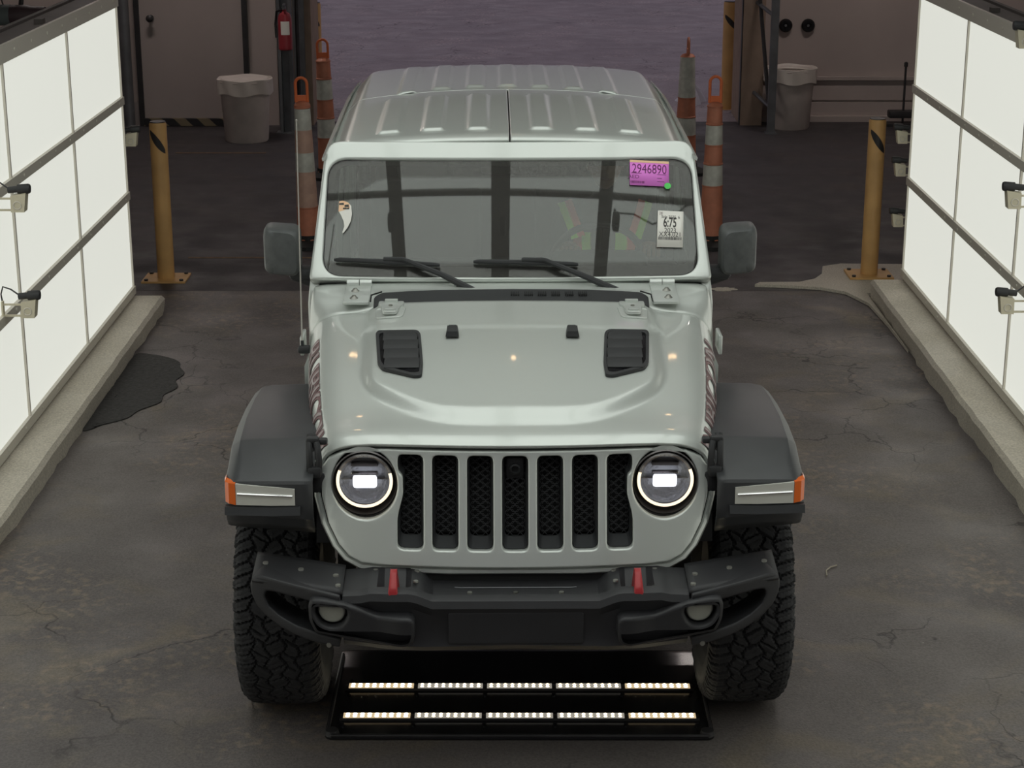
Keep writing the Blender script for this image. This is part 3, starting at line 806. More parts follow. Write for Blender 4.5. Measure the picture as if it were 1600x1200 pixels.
# slot inserts with honeycomb mesh
for k, sl in zip(range(-3, 4), slots):
    xs = [p[0] for p in sl]; cx = (min(xs) + max(xs)) / 2; cz = (zt + zb) / 2
    def sc(f, fz=None, dz=0.0): fz = fz or f; return [(cx + (x - cx) * f, cz + (z - cz) * fz + dz) for x, z in sl]
    r1 = [(x, gy(x, z) + 0.006, z) for x, z in sc(0.99, 0.995)]
    r0 = [(x, gy(x, z) + 0.002, z) for x, z in sc(0.93, 0.985)]
    r2 = [(x, gy(x, z) + 0.010, z) for x, z in sc(0.90, 0.975)]
    r3 = [(x, gy(x, z) + 0.050, z) for x, z in sc(0.80, 0.90, 0.012)]
    mbb = MB().loft([r1, r0, r2, r3], cap=False)
    ins = B(mbb, 'slot_insert', 'flare', ang=30)
    bp = MB(); n = len(r3)
    bp.add([(x, y + 0.02, z) for x, y, z in r3], [tuple(range(n))]); B(bp, 'slot_backing', 'gap', ins)
    hx = MB(); zlo, zhi = min(p[2] for p in r3), max(p[2] for p in r3); w = 0.034
    row = 0; z = zlo + 0.012
    while z < zhi - 0.008:
        for c in ((-0.5, 0.5) if row % 2 else (-1, 0, 1)):
            x = cx + c * w * 1.0
            P = [(x - w * .48, z), (x - w * .26, z + 0.0095), (x + w * .26, z + 0.0095), (x + w * .48, z), (x + w * .26, z - 0.0095), (x - w * .26, z - 0.0095)]
            for a, b in zip(P, P[1:] + P[:1]):
                if max(abs(a[0] - cx), abs(b[0] - cx)) > SW * 0.8: continue
                hx.tube([(a[0], gy(a[0], a[1]) + 0.046, a[1]), (b[0], gy(b[0], b[1]) + 0.046, b[1])], 0.0013, 4)
        row += 1; z += 0.0125
    B(hx, 'honeycomb_mesh', 'flare', ins)
    if k == 0:
        y = gy(0, zt - 0.05) + 0.03
        B(MB().rbox((0, y + .01, zt - 0.052), (0.062, 0.02, 0.075), 0.01).lathe([(0.019, -0.004), (0.019, -0.010), (0.013, -0.012), (0.011, -0.004), (0, -0.004)], (0, y, zt - 0.052), 'Y', 24), 'front_camera', 'plastic', ins)

# ---- headlamps
for s in (-1, 1):
    yl = gy(HLX, HLZ)
    lamp = B(MB().lathe([(HR * 1.0, -0.004), (HR * 0.97, -0.010), (HR * 0.95, 0.0), (HR * 0.86, 0.03), (0.088, 0.055), (0.02, 0.06), (0, 0.06)], (s * HLX, yl, HLZ), 'Y', 56, sc=(1, 1.04), cap=False), 'headlamp', 'bezel')
    lx, lz, ly = s * HLX, HLZ + 0.010, yl - 0.012
    R = 0.090
    B(MB().lathe([(R * 1.04, 0.03), (R * 1.04, 0.0), (R * 1.0, -0.004), (R * 0.93, 0.0), (R * 0.92, 0.03)], (lx, ly, lz), 'Y', 56, cap=False), 'lens_rim', 'bezel', lamp)
    B(MB().tube([(lx + R * .98 * math.cos(a), ly - 0.003, lz + R * .98 * math.sin(a)) for a in [pi * (0.86 + 1.24 * k / 40) if s < 0 else pi * (0.90 + 1.24 * k / 40) for k in range(41)]], 0.0052, 8), 'running_light_ring', 'drl', lamp)
    B(MB().lathe([(R * 0.93, 0.01), (R * 0.80, 0.03), (R * 0.5, 0.042), (0, 0.046)], (lx, ly, lz), 'Y', 48, cap=False), 'reflector_bowl', 'reflector', lamp)
    B(MB().rbox((lx, ly + 0.03, lz - 0.0), (0.155, 0.02, 0.004), 0.001).rbox((lx, ly + 0.03, lz + 0.05), (0.09, 0.03, 0.012), 0.004), 'reflector_divider', 'bezel', lamp)
    B(MB().rbox((lx, ly + 0.018, lz - 0.008), (0.080, 0.02, 0.046), 0.014), 'projector', 'beam', lamp)
    B(MB().rbox((lx, ly + 0.012, lz + 0.024), (0.090, 0.02, 0.012), 0.004), 'projector_shade', 'chrome', lamp)
    B(MB().lathe([(R * 1.02, -0.006), (R * .8, -0.018), (R * .5, -0.027), (0, -0.032)], (lx, ly, lz), 'Y', 48, cap=False), 'lens_cover', 'clear', lamp)

# ---- flares
FP = [(0.262, 0.80), (0.235, 0.83), (0.225, 0.852), (0.215, 0.862), (0.212, 0.905), (0.214, 0.985), (0.218, 0.992), (0.232, 0.998), (0.34, 1.028), (0.450, 1.058), (0.465, 1.060), (0.70, 1.062), (0.92, 1.062), (1.08, 1.055), (1.17, 1.03), (1.26, 0.95), (1.34, 0.82), (1.39, 0.64)]
XT = [(0.664, 0.000), (0.70, 0.0), (0.80, 0.0), (0.90, 0.002), (0.920, 0.006), (0.944, 0.028), (0.951, 0.040), (0.954, 0.065), (0.950, 0.10)]
def flare(side, y0, rear=False):
    mbb = MB(); vs = []
    cy, cz = 0.75, 0.62
    for x, dr in XT:
        for y, z in FP:
            bulge = 0.015 * math.exp(-((y - 0.75) / 0.3) ** 2) * (1 if x > 0.8 else 0)
            k = math.hypot(y - cy, z - cz); f = 1 - dr / k
            yy, zz = cy + (y - cy) * f, cz + (z - cz) * f
            # the front face rises outboard
            if z < 0.87: zz += (x - 0.64) * 0.09 if z < .87 else 0
            if z > 1.02: zz += -(x - 0.64) * 0.02
            xx = x + bulge - 0.02 * max(0, (y - 1.0)) 
            vs.append((side * xx, y0 + yy, zz))
    n = len(FP)
    mbb.add(vs, [(i * n + k, i * n + k + 1, (i + 1) * n + k + 1, (i + 1) * n + k) for i in range(len(XT) - 1) for k in range(n - 1)])
    o = B(mbb, 'fender_flare', 'flare', ang=28)
    q = o.modifiers.new('s', 'SOLIDIFY'); q.thickness = 0.012; q.offset = 0
    return o
for s in (-1, 1):
    f = flare(s, 0.0)
    # lamp strip set in the front face
    a, b = LY(368, 753, 0.205), LY(462, 763, 0.205)
    zc = 0.948
    g = MB().loft([[(s * x, y0 + dy, z) for dy, z in ((0.0, zl), (0.0, zh), (0.03, zh), (0.03, zl))] for x, y0, zl, zh in ((0.722, 0.203, 0.915, 0.972), (0.80, 0.201, 0.915, 0.980), (0.915, 0.203, 0.918, 0.990))])
    ls = B(g, 'front_marker_lamp', 'lens', f)
    B(MB().tube([(s * 0.73, 0.200, 0.948), (s * 0.80, 0.198, 0.952), (s * 0.91, 0.200, 0.957)], 0.004, 6), 'lens_rib', 'chrome', ls)
    g = MB().loft([[(s * x, y0 + dy, z) for dy, z in ((0.0, zl), (0.0, zh), (0.04, zh), (0.04, zl))] for x, y0, zl, zh in ((0.916, 0.202, 0.918, 0.992), (0.938, 0.205, 0.922, 0.994), (0.951, 0.218, 0.925, 0.995), (0.957, 0.26, 0.93, 0.99))])
    B(g, 'amber_marker_lamp', 'amber', f)
    g = MB().loft([[(s * x, 0.200 + dy, z) for dy, z in ((-0.012, zl), (-0.004, zh), (0.02, zh), (0.02, zl))] for x, zl, zh in ((0.705, 0.886, 0.912), (0.80, 0.884, 0.910), (0.952, 0.888, 0.914))])
    B(g, 'lamp_ledge', 'flare', f)
    # inner filler between flare and body
    g = MB().loft([[(s * 0.60, y, z), (s * 0.645, y, z + 0.0), (s * 0.665, y, z - 0.03), (s * 0.672, y, 0.72), (s * 0.60, y, 0.72)] for y, z in ((0.36, 0.97), (0.42, 1.00), (0.6, 1.02), (1.0, 1.02), (1.3, 0.98))])
    B(g, 'inner_fender', 'plastic')
    B(MB().box((s * 0.58, 0.9, 0.80), (0.05, 1.0, 0.5)).box((s * 0.80, 1.44, 0.50), (0.26, 0.03, 0.44)), 'wheel_arch_liner', 'gap')
    # rubber bonnet catch
    q = LY(491, 694, 0.30); x = s * abs(q.x)
    g = MB()
    g.tube([(x - s * 0.005, 0.30, 1.075), (x + s * 0.012, 0.31, 1.10), (x + s * 0.014, 0.325, 1.118)], 0.014, 10)
    for dx in (-0.014, 0.014):
        g.tube([(x + dx + s * .0, 0.27, 1.02), (x + dx * 1.1 - s * .002, 0.262, 1.05), (x + dx, 0.27, 1.085), (x + dx * .8 + s * .004, 0.29, 1.108)], [0.012, 0.011, 0.011, 0.012], 10)
    g.rbox((x - s * 0.002, 0.272, 1.01), (0.045, 0.045, 0.04), 0.01).rbox((x + s * .004, 0.292, 1.112), (0.042, 0.03, 0.022), 0.008)
    g.rbox((x - s * 0.012, 0.30, 0.965), (0.05, 0.05, 0.075), 0.014)
    ca = B(g, 'bonnet_catch', 'plastic')
    B(MB().rbox((x - s * 0.030, 0.30, 1.105), (0.028, 0.03, 0.02), 0.006), 'catch_hook', 'plastic', ca)

# ---- bumper
def ridge(ax):   # height and fore-aft place of the front top edge
    z = interp([(0, 0.668), (0.27, 0.668), (0.325, 0.690), (0.345, 0.694), (0.47, 0.694), (0.50, 0.687), (0.56, 0.682)], ax)
    y = interp([(0, 0.0), (0.40, 0.0), (0.56, 0.012)], ax)
    return y, z
rings = []
for i in range(113):
    x = -0.56 + 1.12 * i / 112; ax = abs(x); y, z = ridge(ax)
    sunk = 0.018 * (1 - sstep(0.27, 0.31, ax))          # winch tray
    hook = 0.03 * sstep(0.345, 0.355, ax) * (1 - sstep(0.435, 0.445, ax))
    rf = interp([(0, 0.035), (0.56, 0.03)], ax)
    zb_ = interp([(0, 0.482), (0.30, 0.476), (0.42, 0.482), (0.56, 0.497)], ax)
    rings.append([(x, y + 0.16, zb_ - 0.01), (x, y + 0.05, zb_ - 0.012), (x, y + 0.010, zb_ + 0.02), (x, y + 0.018, zb_ + 0.045), (x, y + 0.015, z - 0.065), (x, y - 0.005, z - 0.032), (x, y + 0.006, z - 0.010), (x, y + 0.024, z - 0.001), (x, y + 0.040, z),
                  (x, y + 0.052, z - sunk - hook), (x, y + 0.11, z - sunk - hook * 1.3 + 0.004), (x, y + 0.17, z - sunk + 0.012), (x, y + 0.18, z + 0.012 - sunk), (x, y + 0.18, z - 0.1)])
bump = B(MB().loft(rings), 'front_bumper', 'bumper', ang=30)
# number-plate blank
a, b = LY(700, 957, 0.008), LY(912, 1006, 0.008)
pw = (b.x - a.x); pc = 0.0
B(plate([rrect(0, (a.z + b.z) / 2, pw, a.z - b.z, 0.012)], 0.012, lambda x, z, d: (x, 0.012 - d, z), 0.004), 'plate_blank', 'bumper', bump)
# winch tray top seam and bolts
g = MB()
for x, y, z in [(sx * k, 0.085, 0.652) for k in (0.0, 0.15) for sx in (-1, 1)] + [(sx * 0.305, 0.12, 0.672) for sx in (-1, 1)] + [(sx * 0.325, yy, 0.697) for yy in (0.075, 0.16) for sx in (-1, 1)] + [(sx * 0.46, 0.165, 0.70) for sx in (-1, 1)]:
    B(MB().lathe([(0.009, 0), (0.008, 0.005), (0, 0.006)], (x, y, z), n=10), 'bumper_bolt', 'alu', bump)
B(MB().tube([(-0.2, 0.122, 0.657), (-0.18, 0.118, 0.657), (0.18, 0.118, 0.657), (0.2, 0.122, 0.657)], 0.002, 6), 'tray_lip', 'steel', bump)
B(MB().rbox((0, 0.22, 0.60), (1.05, 0.10, 0.20), 0.02), 'bumper_bracket', 'gap', bump)
for s in (-1, 1):
    x = s * 0.396
    g = MB()
    side = rounded([(0.02, 0.655), (0.005, 0.668), (0.012, 0.700), (0.055, 0.738), (0.085, 0.742), (0.10, 0.73), (0.10, 0.66)], 0.012, 3)
    n = len(side)
    def wd(z): return 0.0165 - 0.006 * sstep(0.67, 0.74, z)
    g.loft([[(x - wd(z), y, z) for y, z in side], [(x - wd(z) * .8, y - .003, z) for y, z in side], [(x + wd(z) * .8, y - .003, z) for y, z in side], [(x + wd(z), y, z) for y, z in side]])
    B(g, 'tow_hook', 'red', ang=40)
    # end section with a through opening
    def wp(px, py, y=0.045): p = LY(px, py, y); return (abs(p.x), p.z)
    outer = [wp(533, 924), wp(480, 917), wp(430, 911), wp(404, 908), wp(391, 912), wp(387, 925), wp(389, 940), wp(398, 957), wp(415, 972), wp(440, 986), wp(470, 996), wp(500, 1002), wp(533, 1005)]
    outer = [(p[0], p[1]) for p in outer]
    inn = [wp(533, 944), wp(480, 937), wp(430, 931), wp(414, 931), wp(411, 940), wp(418, 954), wp(436, 967), wp(462, 978), wp(500, 986), wp(533, 990)]
    poly = outer + inn[::-1]
    def em(x, z, d, s=s):
        k = max(0, x - 0.56)
        return (s * x, 0.075 + 0.22 * k - d + 0.35 * k * k, z)
    cap_ = B(plate([rounded(poly, 0.008, 2)], 0.14, em, 0.008, frange(0.57, 0.87, 0.03)), 'bumper_end', 'bumper', ang=40)
    # top plate sloping up and back
    g = MB().grid(lambda u, v: (s * (0.56 + 0.30 * u), 0.02 + 0.075 * u + 0.175 * v, 0.682 + 0.018 * u + 0.020 * v - 0.004 * (1 if v == 0 else 0)), 12, 8)
    tp = B(g, 'bumper_end_top', 'bumper', cap_, solid=0.012)
    g = MB()
    for u, v in ((0.85, 0.62), (0.45, 0.58), (0.06, 0.55), (0.02, 0.2)):
        xx = 0.56 + 0.30 * u + .01; B(MB().lathe([(0.010, 0), (0.009, 0.006), (0, 0.007)], (s * xx, 0.02 + 0.075 * u + 0.175 * v, 0.682 + 0.018 * u + 0.020 * v + 0.005), n=10), 'end_bolt', 'alu', cap_)
    for px, py in ((514, 940), (514, 1009)):
        xz = wp(px, py, 0.01); B(MB().lathe([(0.009, 0.004), (0.008, -0.004), (0, -0.005)], (s * xz[0], em(xz[0], 0, 0.07)[1], xz[1]), 'Y', n=10), 'end_bolt', 'alu', cap_)
    # fog lamp pod
    def fp(px, py, y=-0.02): p = LY(px, py, y); return (abs(p.x), p.z)
    pod = [fp(*q) for q in ((480, 950), (484, 941), (500, 940), (530, 944), (556, 951), (575, 959), (590, 964), (640, 963), (648, 968), (649, 990), (645, 1004), (632, 1009), (590, 1008), (560, 1003), (520, 997), (492, 993), (482, 975))]
    fl = fp(518, 965)
    hole = rounded([(fl[0] + 0.052, fl[1] + 0.030), (fl[0] - 0.046, fl[1] + 0.028), (fl[0] - 0.052, fl[1] + 0.006), (fl[0] - 0.036, fl[1] - 0.030), (fl[0], fl[1] - 0.042), (fl[0] + 0.038, fl[1] - 0.030), (fl[0] + 0.056, fl[1] + 0.006)], 0.018, 3)
    def pm(x, z, d, s=s): return (s * x, 0.022 - d - 0.028 * (1 - sstep(0.36, 0.46, x)) + 0.10 * max(0, x - 0.56), z)
    pod_o = B(plate([rounded(pod, 0.012, 3), hole], 0.075, pm, 0.012, frange(0.33, 0.67, 0.02)), 'fog_lamp_pod', 'bumper', ang=45)
    B(plate([[(fl[0] + (a - fl[0]) * 1.15, fl[1] + (b - fl[1]) * 1.15) for a, b in hole]], 0.01, lambda x, z, d: (s * x, 0.055 - d + 0.10 * max(0, x - 0.56), z)), 'lamp_recess', 'gloss', pod_o)
    lens = [(fl[0] + (a - fl[0]) * .86, fl[1] + (b - fl[1]) * .86) for a, b in hole]
    B(plate([rounded(lens, 0.006, 2)], 0.024, lambda x, z, d: (s * x, 0.020 - d + 0.10 * max(0, x - 0.56), z), 0.008), 'fog_lamp', 'foglens', pod_o)

# ---- wheels
def tyre_mesh():
    R = 0.415
    prof = [(-0.112, 0.222), (-0.126, 0.245), (-0.140, 0.285), (-0.1455, 0.325), (-0.144, 0.360), (-0.138, 0.384), (-0.127, 0.400), (-0.112, 0.4085), (-0.08, 0.412), (0, 0.4135)]
    prof = prof + [(-a, b) for a, b in reversed(prof[:-1])]
    # resample
    pts = []
    for (a, b), (c, d) in zip(prof, prof[1:]):
        n = max(2, int(math.hypot(c - a, d - b) / 0.0055))
        for k in range(n): pts.append((a + (c - a) * k / n, b + (d - b) * k / n))
    pts.append(prof[-1])
    NU = 620; NB = 62
    vs = []
    def tri(q): q = q % 1; return abs(q * 2 - 1) * 2 - 1
    def hh(u, x):
        ax = abs(x); b = u * NB
        if ax < 0.118:
            lines = [-0.075 + 0.010 * tri(b / 2 + .3), -0.028 + 0.013 * tri(b / 2), 0.028 + 0.013 * tri(b / 2 + .5), 0.075 + 0.010 * tri(b / 2 + .8)]
            for l in lines:
                if abs(x - l) < 0.0042: return -0.011
            row = sum(1 for l in lines if x > l)
            sh = (0.9, 0.45, 0.0, 0.55, 0.1)[row] + x * (9, -12, 10, -12, 9)[row]
            if row in (0, 4):
                q = (b + sh) % 1
                if q < 0.17: return -0.012
                if 0.5 < q < 0.56: return -0.003
            else:
                q = (b * 0.75 + sh) % 1
                if q < 0.14: return -0.011
                if 0.5 < q < 0.555: return -0.003
            return 0.0
        if ax < 0.146:
            q = (b + (0.9 if x < 0 else 0.1) + x * 9) % 1
            if q < 0.2: return -0.010
            if 0.5 < q < 0.6: return -0.003
        return 0.0
    n = len(pts)
    for k in range(NU):
        u = k / NU; a = 2 * pi * u; ca, sa = math.cos(a), math.sin(a)
        for x, r in pts:
            lug = 0.0
            if r > 0.335:
                lug = hh(u, x) * (1 if r > 0.372 else max(0, (r - 0.335) / 0.037))
            if 0.34 < r < 0.385 and abs(x) > 0.13:
                q = (u * NB / 2) % 1; 
                if q < 0.5 and r > 0.35: lug += 0.004
            k2 = 1 if abs(x) < 0.125 else 0.6
            rr = r + lug * k2; xx = x + (0.0 if abs(x) < 0.125 else (lug * 0.8 if x > 0 else -lug * 0.8))
            z = max(rr * sa, -0.4085)
            vs.append((xx, rr * ca, z))
    fs = []
    for k in range(NU):
        j = (k + 1) % NU
        for i in range(n - 1): fs.append((k * n + i, j * n + i, j * n + i + 1, k * n + i + 1))
    return MB().add(vs, fs)
def make_wheel():
    w = bpy.data.objects.new('wheel', None); C.objects.link(w); w.parent = car; w.empty_display_size = 0.1
    tb = tyre_mesh()
    t = tb.build('tyre', M['rubber'], w, loc=(0, 0, 0), ang=30)
    # rim, outer side towards +x
    MB().lathe([(0.218, -0.115), (0.222, -0.10), (0.205, -0.09), (0.20, 0.085), (0.222, 0.10), (0.224, 0.118), (0.214, 0.118), (0.195, 0.09), (0.19, -0.08), (0.205, -0.115)], (0, 0, 0), 'X', 56, cap=False).build('rim', M['darkmetal'], w, loc=(0, 0, 0))
    sp = MB()
    for k in range(5):
        a = 2 * pi * k / 5
        for da in (-0.14, 0.14):
            sp.tube([(0.075, 0.05 * math.cos(a + da), 0.05 * math.sin(a + da)), (0.098, 0.12 * math.cos(a + da * .9), 0.12 * math.sin(a + da * .9)), (0.09, 0.20 * math.cos(a + da), 0.20 * math.sin(a + da))], [0.024, 0.018, 0.018], 8)
    sp.lathe([(0.08, 0.05), (0.08, 0.085), (0.035, 0.10), (0, 0.10)], (0, 0, 0), 'X', 32)
    sp.build('spokes', M['gloss'], w, loc=(0, 0, 0))
    MB().lathe([(0.14, -0.03), (0.14, -0.01), (0.06, -0.01), (0.06, 0.03), (0, 0.03)], (0, 0, 0), 'X', 40).build('brake_disc', M['steel'], w, loc=(0, 0, 0))
    return w
w0 = make_wheel()
for i, (s, y) in enumerate(((-1, 0.70), (1, 0.70), (-1, 3.71), (1, 3.71))):
    w = w0 if i == 0 else copy_tree(w0, car)
    w.location = (s * 0.818, y, 0.4085)
    w.rotation_euler = (0, 0, pi if s < 0 else 0)
# axles, rails, underside
g = MB().tube([(-0.72, 0.70, 0.4085), (0.72, 0.70, 0.4085)], 0.042, 16)
g.rbox((0.14, 0.70, 0.4085), (0.26, 0.22, 0.24), 0.08, 4)
g.tube([(-0.72, 3.71, 0.4085), (0.72, 3.71, 0.4085)], 0.042, 16).rbox((0.0, 3.71, 0.4085), (0.28, 0.24, 0.26), 0.08, 4)
B(g, 'axles', 'darkmetal')
g = MB()
for s in (-1, 1):
    g.rbox((s * 0.42, 2.2, 0.56), (0.08, 4.2, 0.13), 0.01)
    g.tube([(s * 0.46, 0.72, 0.38), (s * 0.44, 1.5, 0.52)], 0.025, 10)
    g.tube([(s * 0.50, 0.70, 0.45), (s * 0.50, 0.72, 0.85)], 0.055, 14)
g.tube([(-0.68, 0.52, 0.40), (0.60, 0.50, 0.42)], 0.02, 10).rbox((0, 1.3, 0.5), (0.5, 0.5, 0.2), 0.05)
B(g, 'chassis', 'darkmetal')
B(MB().box((0, 0.33, 0.62), (1.05, 0.04, 0.36)).box((0, 0.9, 1.0), (1.1, 1.1, 0.06)), 'radiator_shroud', 'gap')
B(MB().rbox((0, 0.245, 0.69), (0.98, 0.08, 0.05), 0.015), 'lower_crossmember', 'plastic')

# ---- cowl, windshield frame
def cowlz(x, y): return smooth_interp(ZC, y) - hood_drop(x / hw(y), y) + 0.012 * (1 - sstep(1.4, 1.6, y)) * (1 - sstep(0.5, 0.6, abs(x)))
vs = []; CY = [1.336] + frange(1.345, 1.63, 0.019)
for j, y in enumerate(CY):
    for u in UF:
        x = u * hw(y); vs.append((x, y + 0.055 * abs(u) ** 3 * (1 - sstep(1.34, 1.55, y)) , cowlz(x, y) - (0.012 if j == 0 else 0)))
mbb = MB(); mbb.add(vs, [(j * nu + i, j * nu + i + 1, (j + 1) * nu + i + 1, (j + 1) * nu + i) for j in range(len(CY) - 1) for i in range(nu - 1)])
o = B(mbb, 'cowl_panel', 'silver', ang=50)
q = o.modifiers.new('s', 'SOLIDIFY'); q.thickness = 0.01; q.offset = -1
# sides of the cowl (body between bonnet and door)
for s in (-1, 1):
    g = MB().loft([[(s * 0.70, y, 1.10), (s * 0.780, y, 1.09), (s * 0.793, y, 1.06), (s * 0.793, y, 0.62), (s * 0.62, y, 0.62), (s * 0.62, y, 1.10)] for y in (1.31, 1.40, 1.62)])
    B(g, 'cowl_side', 'silver')
    B(MB().rbox((s * 0.803, 1.40, 1.13), (0.014, 0.12, 0.075), 0.004), 'side_bracket', 'silver')
    # windshield hinge with bolts
    g = MB().tube([(s * 0.545, 1.575, 1.320), (s * 0.592, 1.575, 1.320)], 0.016, 16).tube([(s * 0.595, 1.575, 1.320), (s * 0.642, 1.575, 1.320)], 0.016, 16).rbox((s * 0.595, 1.475, 1.300), (0.10, 0.20, 0.012), 0.003, rot=Matrix.Rotation(0.10, 3, 'X'))
    h = B(g, 'windshield_hinge', 'silver')
    for yy in (1.50, 1.42): B(MB().lathe([(0.018, 0), (0.009, 0.008), (0.007, 0.012), (0, 0.012)], (s * 0.605, yy, 1.305 + (yy - 1.475) * .1), n=8), 'hinge_bolt', 'alu', h)
# black cowl grille
cow = [LZ(*p, 1.312) for p in ((583, 474), (584, 462), (590, 457), (700, 454), (800, 453), (900, 454), (1004, 457), (1014, 462), (1018, 476))]
xs = 0.520
g = plate([rounded([(-0.525, 1.325), (-0.528, 1.42), (-0.50, 1.455), (-0.30, 1.466), (0.30, 1.466), (0.50, 1.455), (0.528, 1.42), (0.525, 1.325)], 0.012, 3)], 0.016, lambda x, y, d: (x, y, cowlz(x, y) + 0.006 + d), 0.004, frange(-0.5, 0.5, 0.1), frange(1.34, 1.45, 0.03))
cg = B(g, 'cowl_cover', 'plastic')
g = MB()
for k in range(6):
    for q in range(5): g.box((0.0 + 0.052 * k + 0.007 * q, 1.41, cowlz(0.1, 1.41) + 0.015), (0.003, 0.045, 0.006))
B(g, 'air_slits', 'gap', cg)
for s in (-1, 1): B(MB().tube([(s * 0.536, 1.33, 1.31), (s * 0.538, 1.42, 1.312), (s * 0.50, 1.462, 1.314)], 0.003, 6), 'cover_seal', 'gap', cg)

# windshield plane: a = across, b = up the slope
WB = Vector((0, 1.60, 1.320)); WT = Vector((0, 1.955, 1.812))
WU = (WT - WB).normalized(); WN = Vector((0, -WU.z, WU.y)); WL = (WT - WB).length
def wmap(off=0.0):
    def f(a, b, d):
        p = WB + WU * b + WN * (d + off)
        return (a, p.y + 0.030 * (a / 0.75) ** 2, p.z)
    return f
def WP(px, py):     # pixel -> (a, b) on the windshield
    o, d = _lray(px, py); a = 0
    for _ in range(8):
        y_off = 0.030 * (a / .75) ** 2
        q = WB + Vector((0, y_off, 0)); t = (q - o).dot(WN) / d.dot(WN); p = o + d * t; a = p.x
    return (p.x, (p - q).dot(WU))
fo = [WP(*p) for p in ((489, 438), (515, 240), (520, 230), (536, 224), (800, 219))]
hb = -fo[0][0]; ht = 0.742
outer_w = rounded([(-0.797, 0.0), (-0.742, WL - 0.0), (0.742, WL), (0.797, 0.0)], [0.02, 0.07, 0.07, 0.02], 8)
gc = [WP(508, 432), WP(522, 246), WP(1078, 250), WP(1092, 428)]
gb0, gt0 = (gc[0][1] + gc[3][1]) / 2, (gc[1][1] + gc[2][1]) / 2
gwb, gwt = (gc[3][0] - gc[0][0]) / 2 + 0.006, (gc[2][0] - gc[1][0]) / 2 + 0.012
inner_w = rounded([(-gwb, gb0), (-gwt, gt0), (gwt, gt0), (gwb, gb0)], [0.085, 0.085, 0.085, 0.085], 10)
B(plate([outer_w, inner_w], 0.05, wmap(-0.02), 0.010, frange(-0.7, 0.7, 0.1)), 'windshield_frame', 'silver', ang=40)
B(plate([[(x * 1.004, gb0 + (b - gb0) * 1.01 - .002) for x, b in inner_w]], 0.006, wmap(-0.008), 0.0, frange(-0.7, 0.7, 0.035), frange(0.06, 0.56, 0.05)), 'windshield', 'glass')
def shrink(pts, d, db, dt): 
    return [(x * (1 - d / gwb), gb0 + (gt0 - gb0) * (db + (1 - db - dt) * (b - gb0) / (gt0 - gb0))) for x, b in pts]
B(plate([inner_w, rounded([(-gwb + .030, gb0 + .048), (-gwt + .030, gt0 - .022), (gwt - .030, gt0 - .022), (gwb - .030, gb0 + .048)], 0.06, 8)], 0.002, wmap(-0.013), 0.0, frange(-0.7, 0.7, 0.035)), 'windshield_border', 'gap')
B(MB().tube([wmap(-0.008)(x, b, 0) for x, b in inner_w], 0.004, 6, True), 'windshield_seal', 'gap')
# inner pillars and roof lining seen through the glass
g = MB()
for s in (-1, 1): g.tube([wmap(-0.05)(s * 0.735, 0.03, 0), wmap(-0.05)(s * 0.705, 0.54, 0)], 0.02, 8)
B(g, 'pillar_trim', 'interior')
# wipers
def wiper(blade, arm):
    P = [WP(*p) for p in blade]
    f = wmap(0.0)
    g = MB().tube([f(P[0][0], P[0][1], 0.012), f(P[0][0] + .02, P[0][1], 0.016), f((P[0][0] + P[1][0]) / 2, (P[0][1] + P[1][1]) / 2, 0.020), f(P[1][0] - .02, P[1][1], 0.016), f(P[1][0], P[1][1], 0.012)], [0.006, 0.009, 0.011, 0.009, 0.006], 8)
    Q = [WP(*p) for p in arm]
    pts = [f(a, b, o) for (a, b), o in zip(Q, (0.028, 0.034, 0.036, 0.034))]
    w = B(g, 'wiper_blade', 'plastic')
    pz = pts[-1]
    B(MB().tube(pts, [0.009, 0.009, 0.012, 0.016], 8).lathe([(0.024, -0.03), (0.024, 0.005), (0.016, 0.012), (0, 0.013)], pz, n=16), 'wiper_arm', 'plastic', w)
wiper(((523, 408), (687, 416)), ((600, 409), (630, 410), (690, 434), (745, 462)))
wiper(((740, 411), (903, 415)), ((815, 410), (850, 411), (915, 438), (972, 463)))

# stickers on the glass
def sticker(corners, name, m):
    P = [WP(*p) for p in corners]
    f = wmap(0.0015)
    def uv(u, v):   # u right, v up
        a = Vector(P[3]) * (1 - u) * (1 - v) + Vector(P[2]) * u * (1 - v) + Vector(P[0]) * (1 - u) * v + Vector(P[1]) * u * v
        return a
    g = MB().grid(lambda u, v: f(*uv(u, v), 0.0), 8, 2)
    o = B(g, name, m, solid=0.0006)
    W_ = (Vector(P[1]) - Vector(P[0])).length; H_ = (Vector(P[0]) - Vector(P[3])).length
    def put(x, z, k=0.0012):  # metres from the sticker centre
        a = uv(x / W_ + .5, z / H_ + .5); return f(a[0], a[1], k)
    return o, put, W_, H_
o, put, w_, h_ = sticker(((984, 250), (1045, 253), (1045, 292), (984, 289)), 'lot_number_sticker', 'pink')
B(MB().grid(lambda u, v: put((u - .5) * w_, h_ * (.5 - .09 * v), 0.0009), 6, 2), 'sticker_top_strip', 'peachp', o)
B(textmb('2946890', 0.058, lambda x, z, d: put(x, h_ * 0.15 + z), 0.70), 'sticker_number', 'ink', o)
B(textmb('AED', 0.022, lambda x, z, d: put(-w_ * .40 + x, -h_ * .17 + z), 1.1), 'sticker_letters', 'ink', o)
g = MB(); r = random.Random(3); x = -w_ * .48
while x < -w_ * .13:
    ww = r.choice((0.0012, 0.002, 0.003)); g.add([put(x, -h_ * .42), put(x + ww, -h_ * .42), put(x + ww, -h_ * .33), put(x, -h_ * .33)], [(0, 1, 2, 3)]); x += ww + r.choice((0.0015, 0.0025))
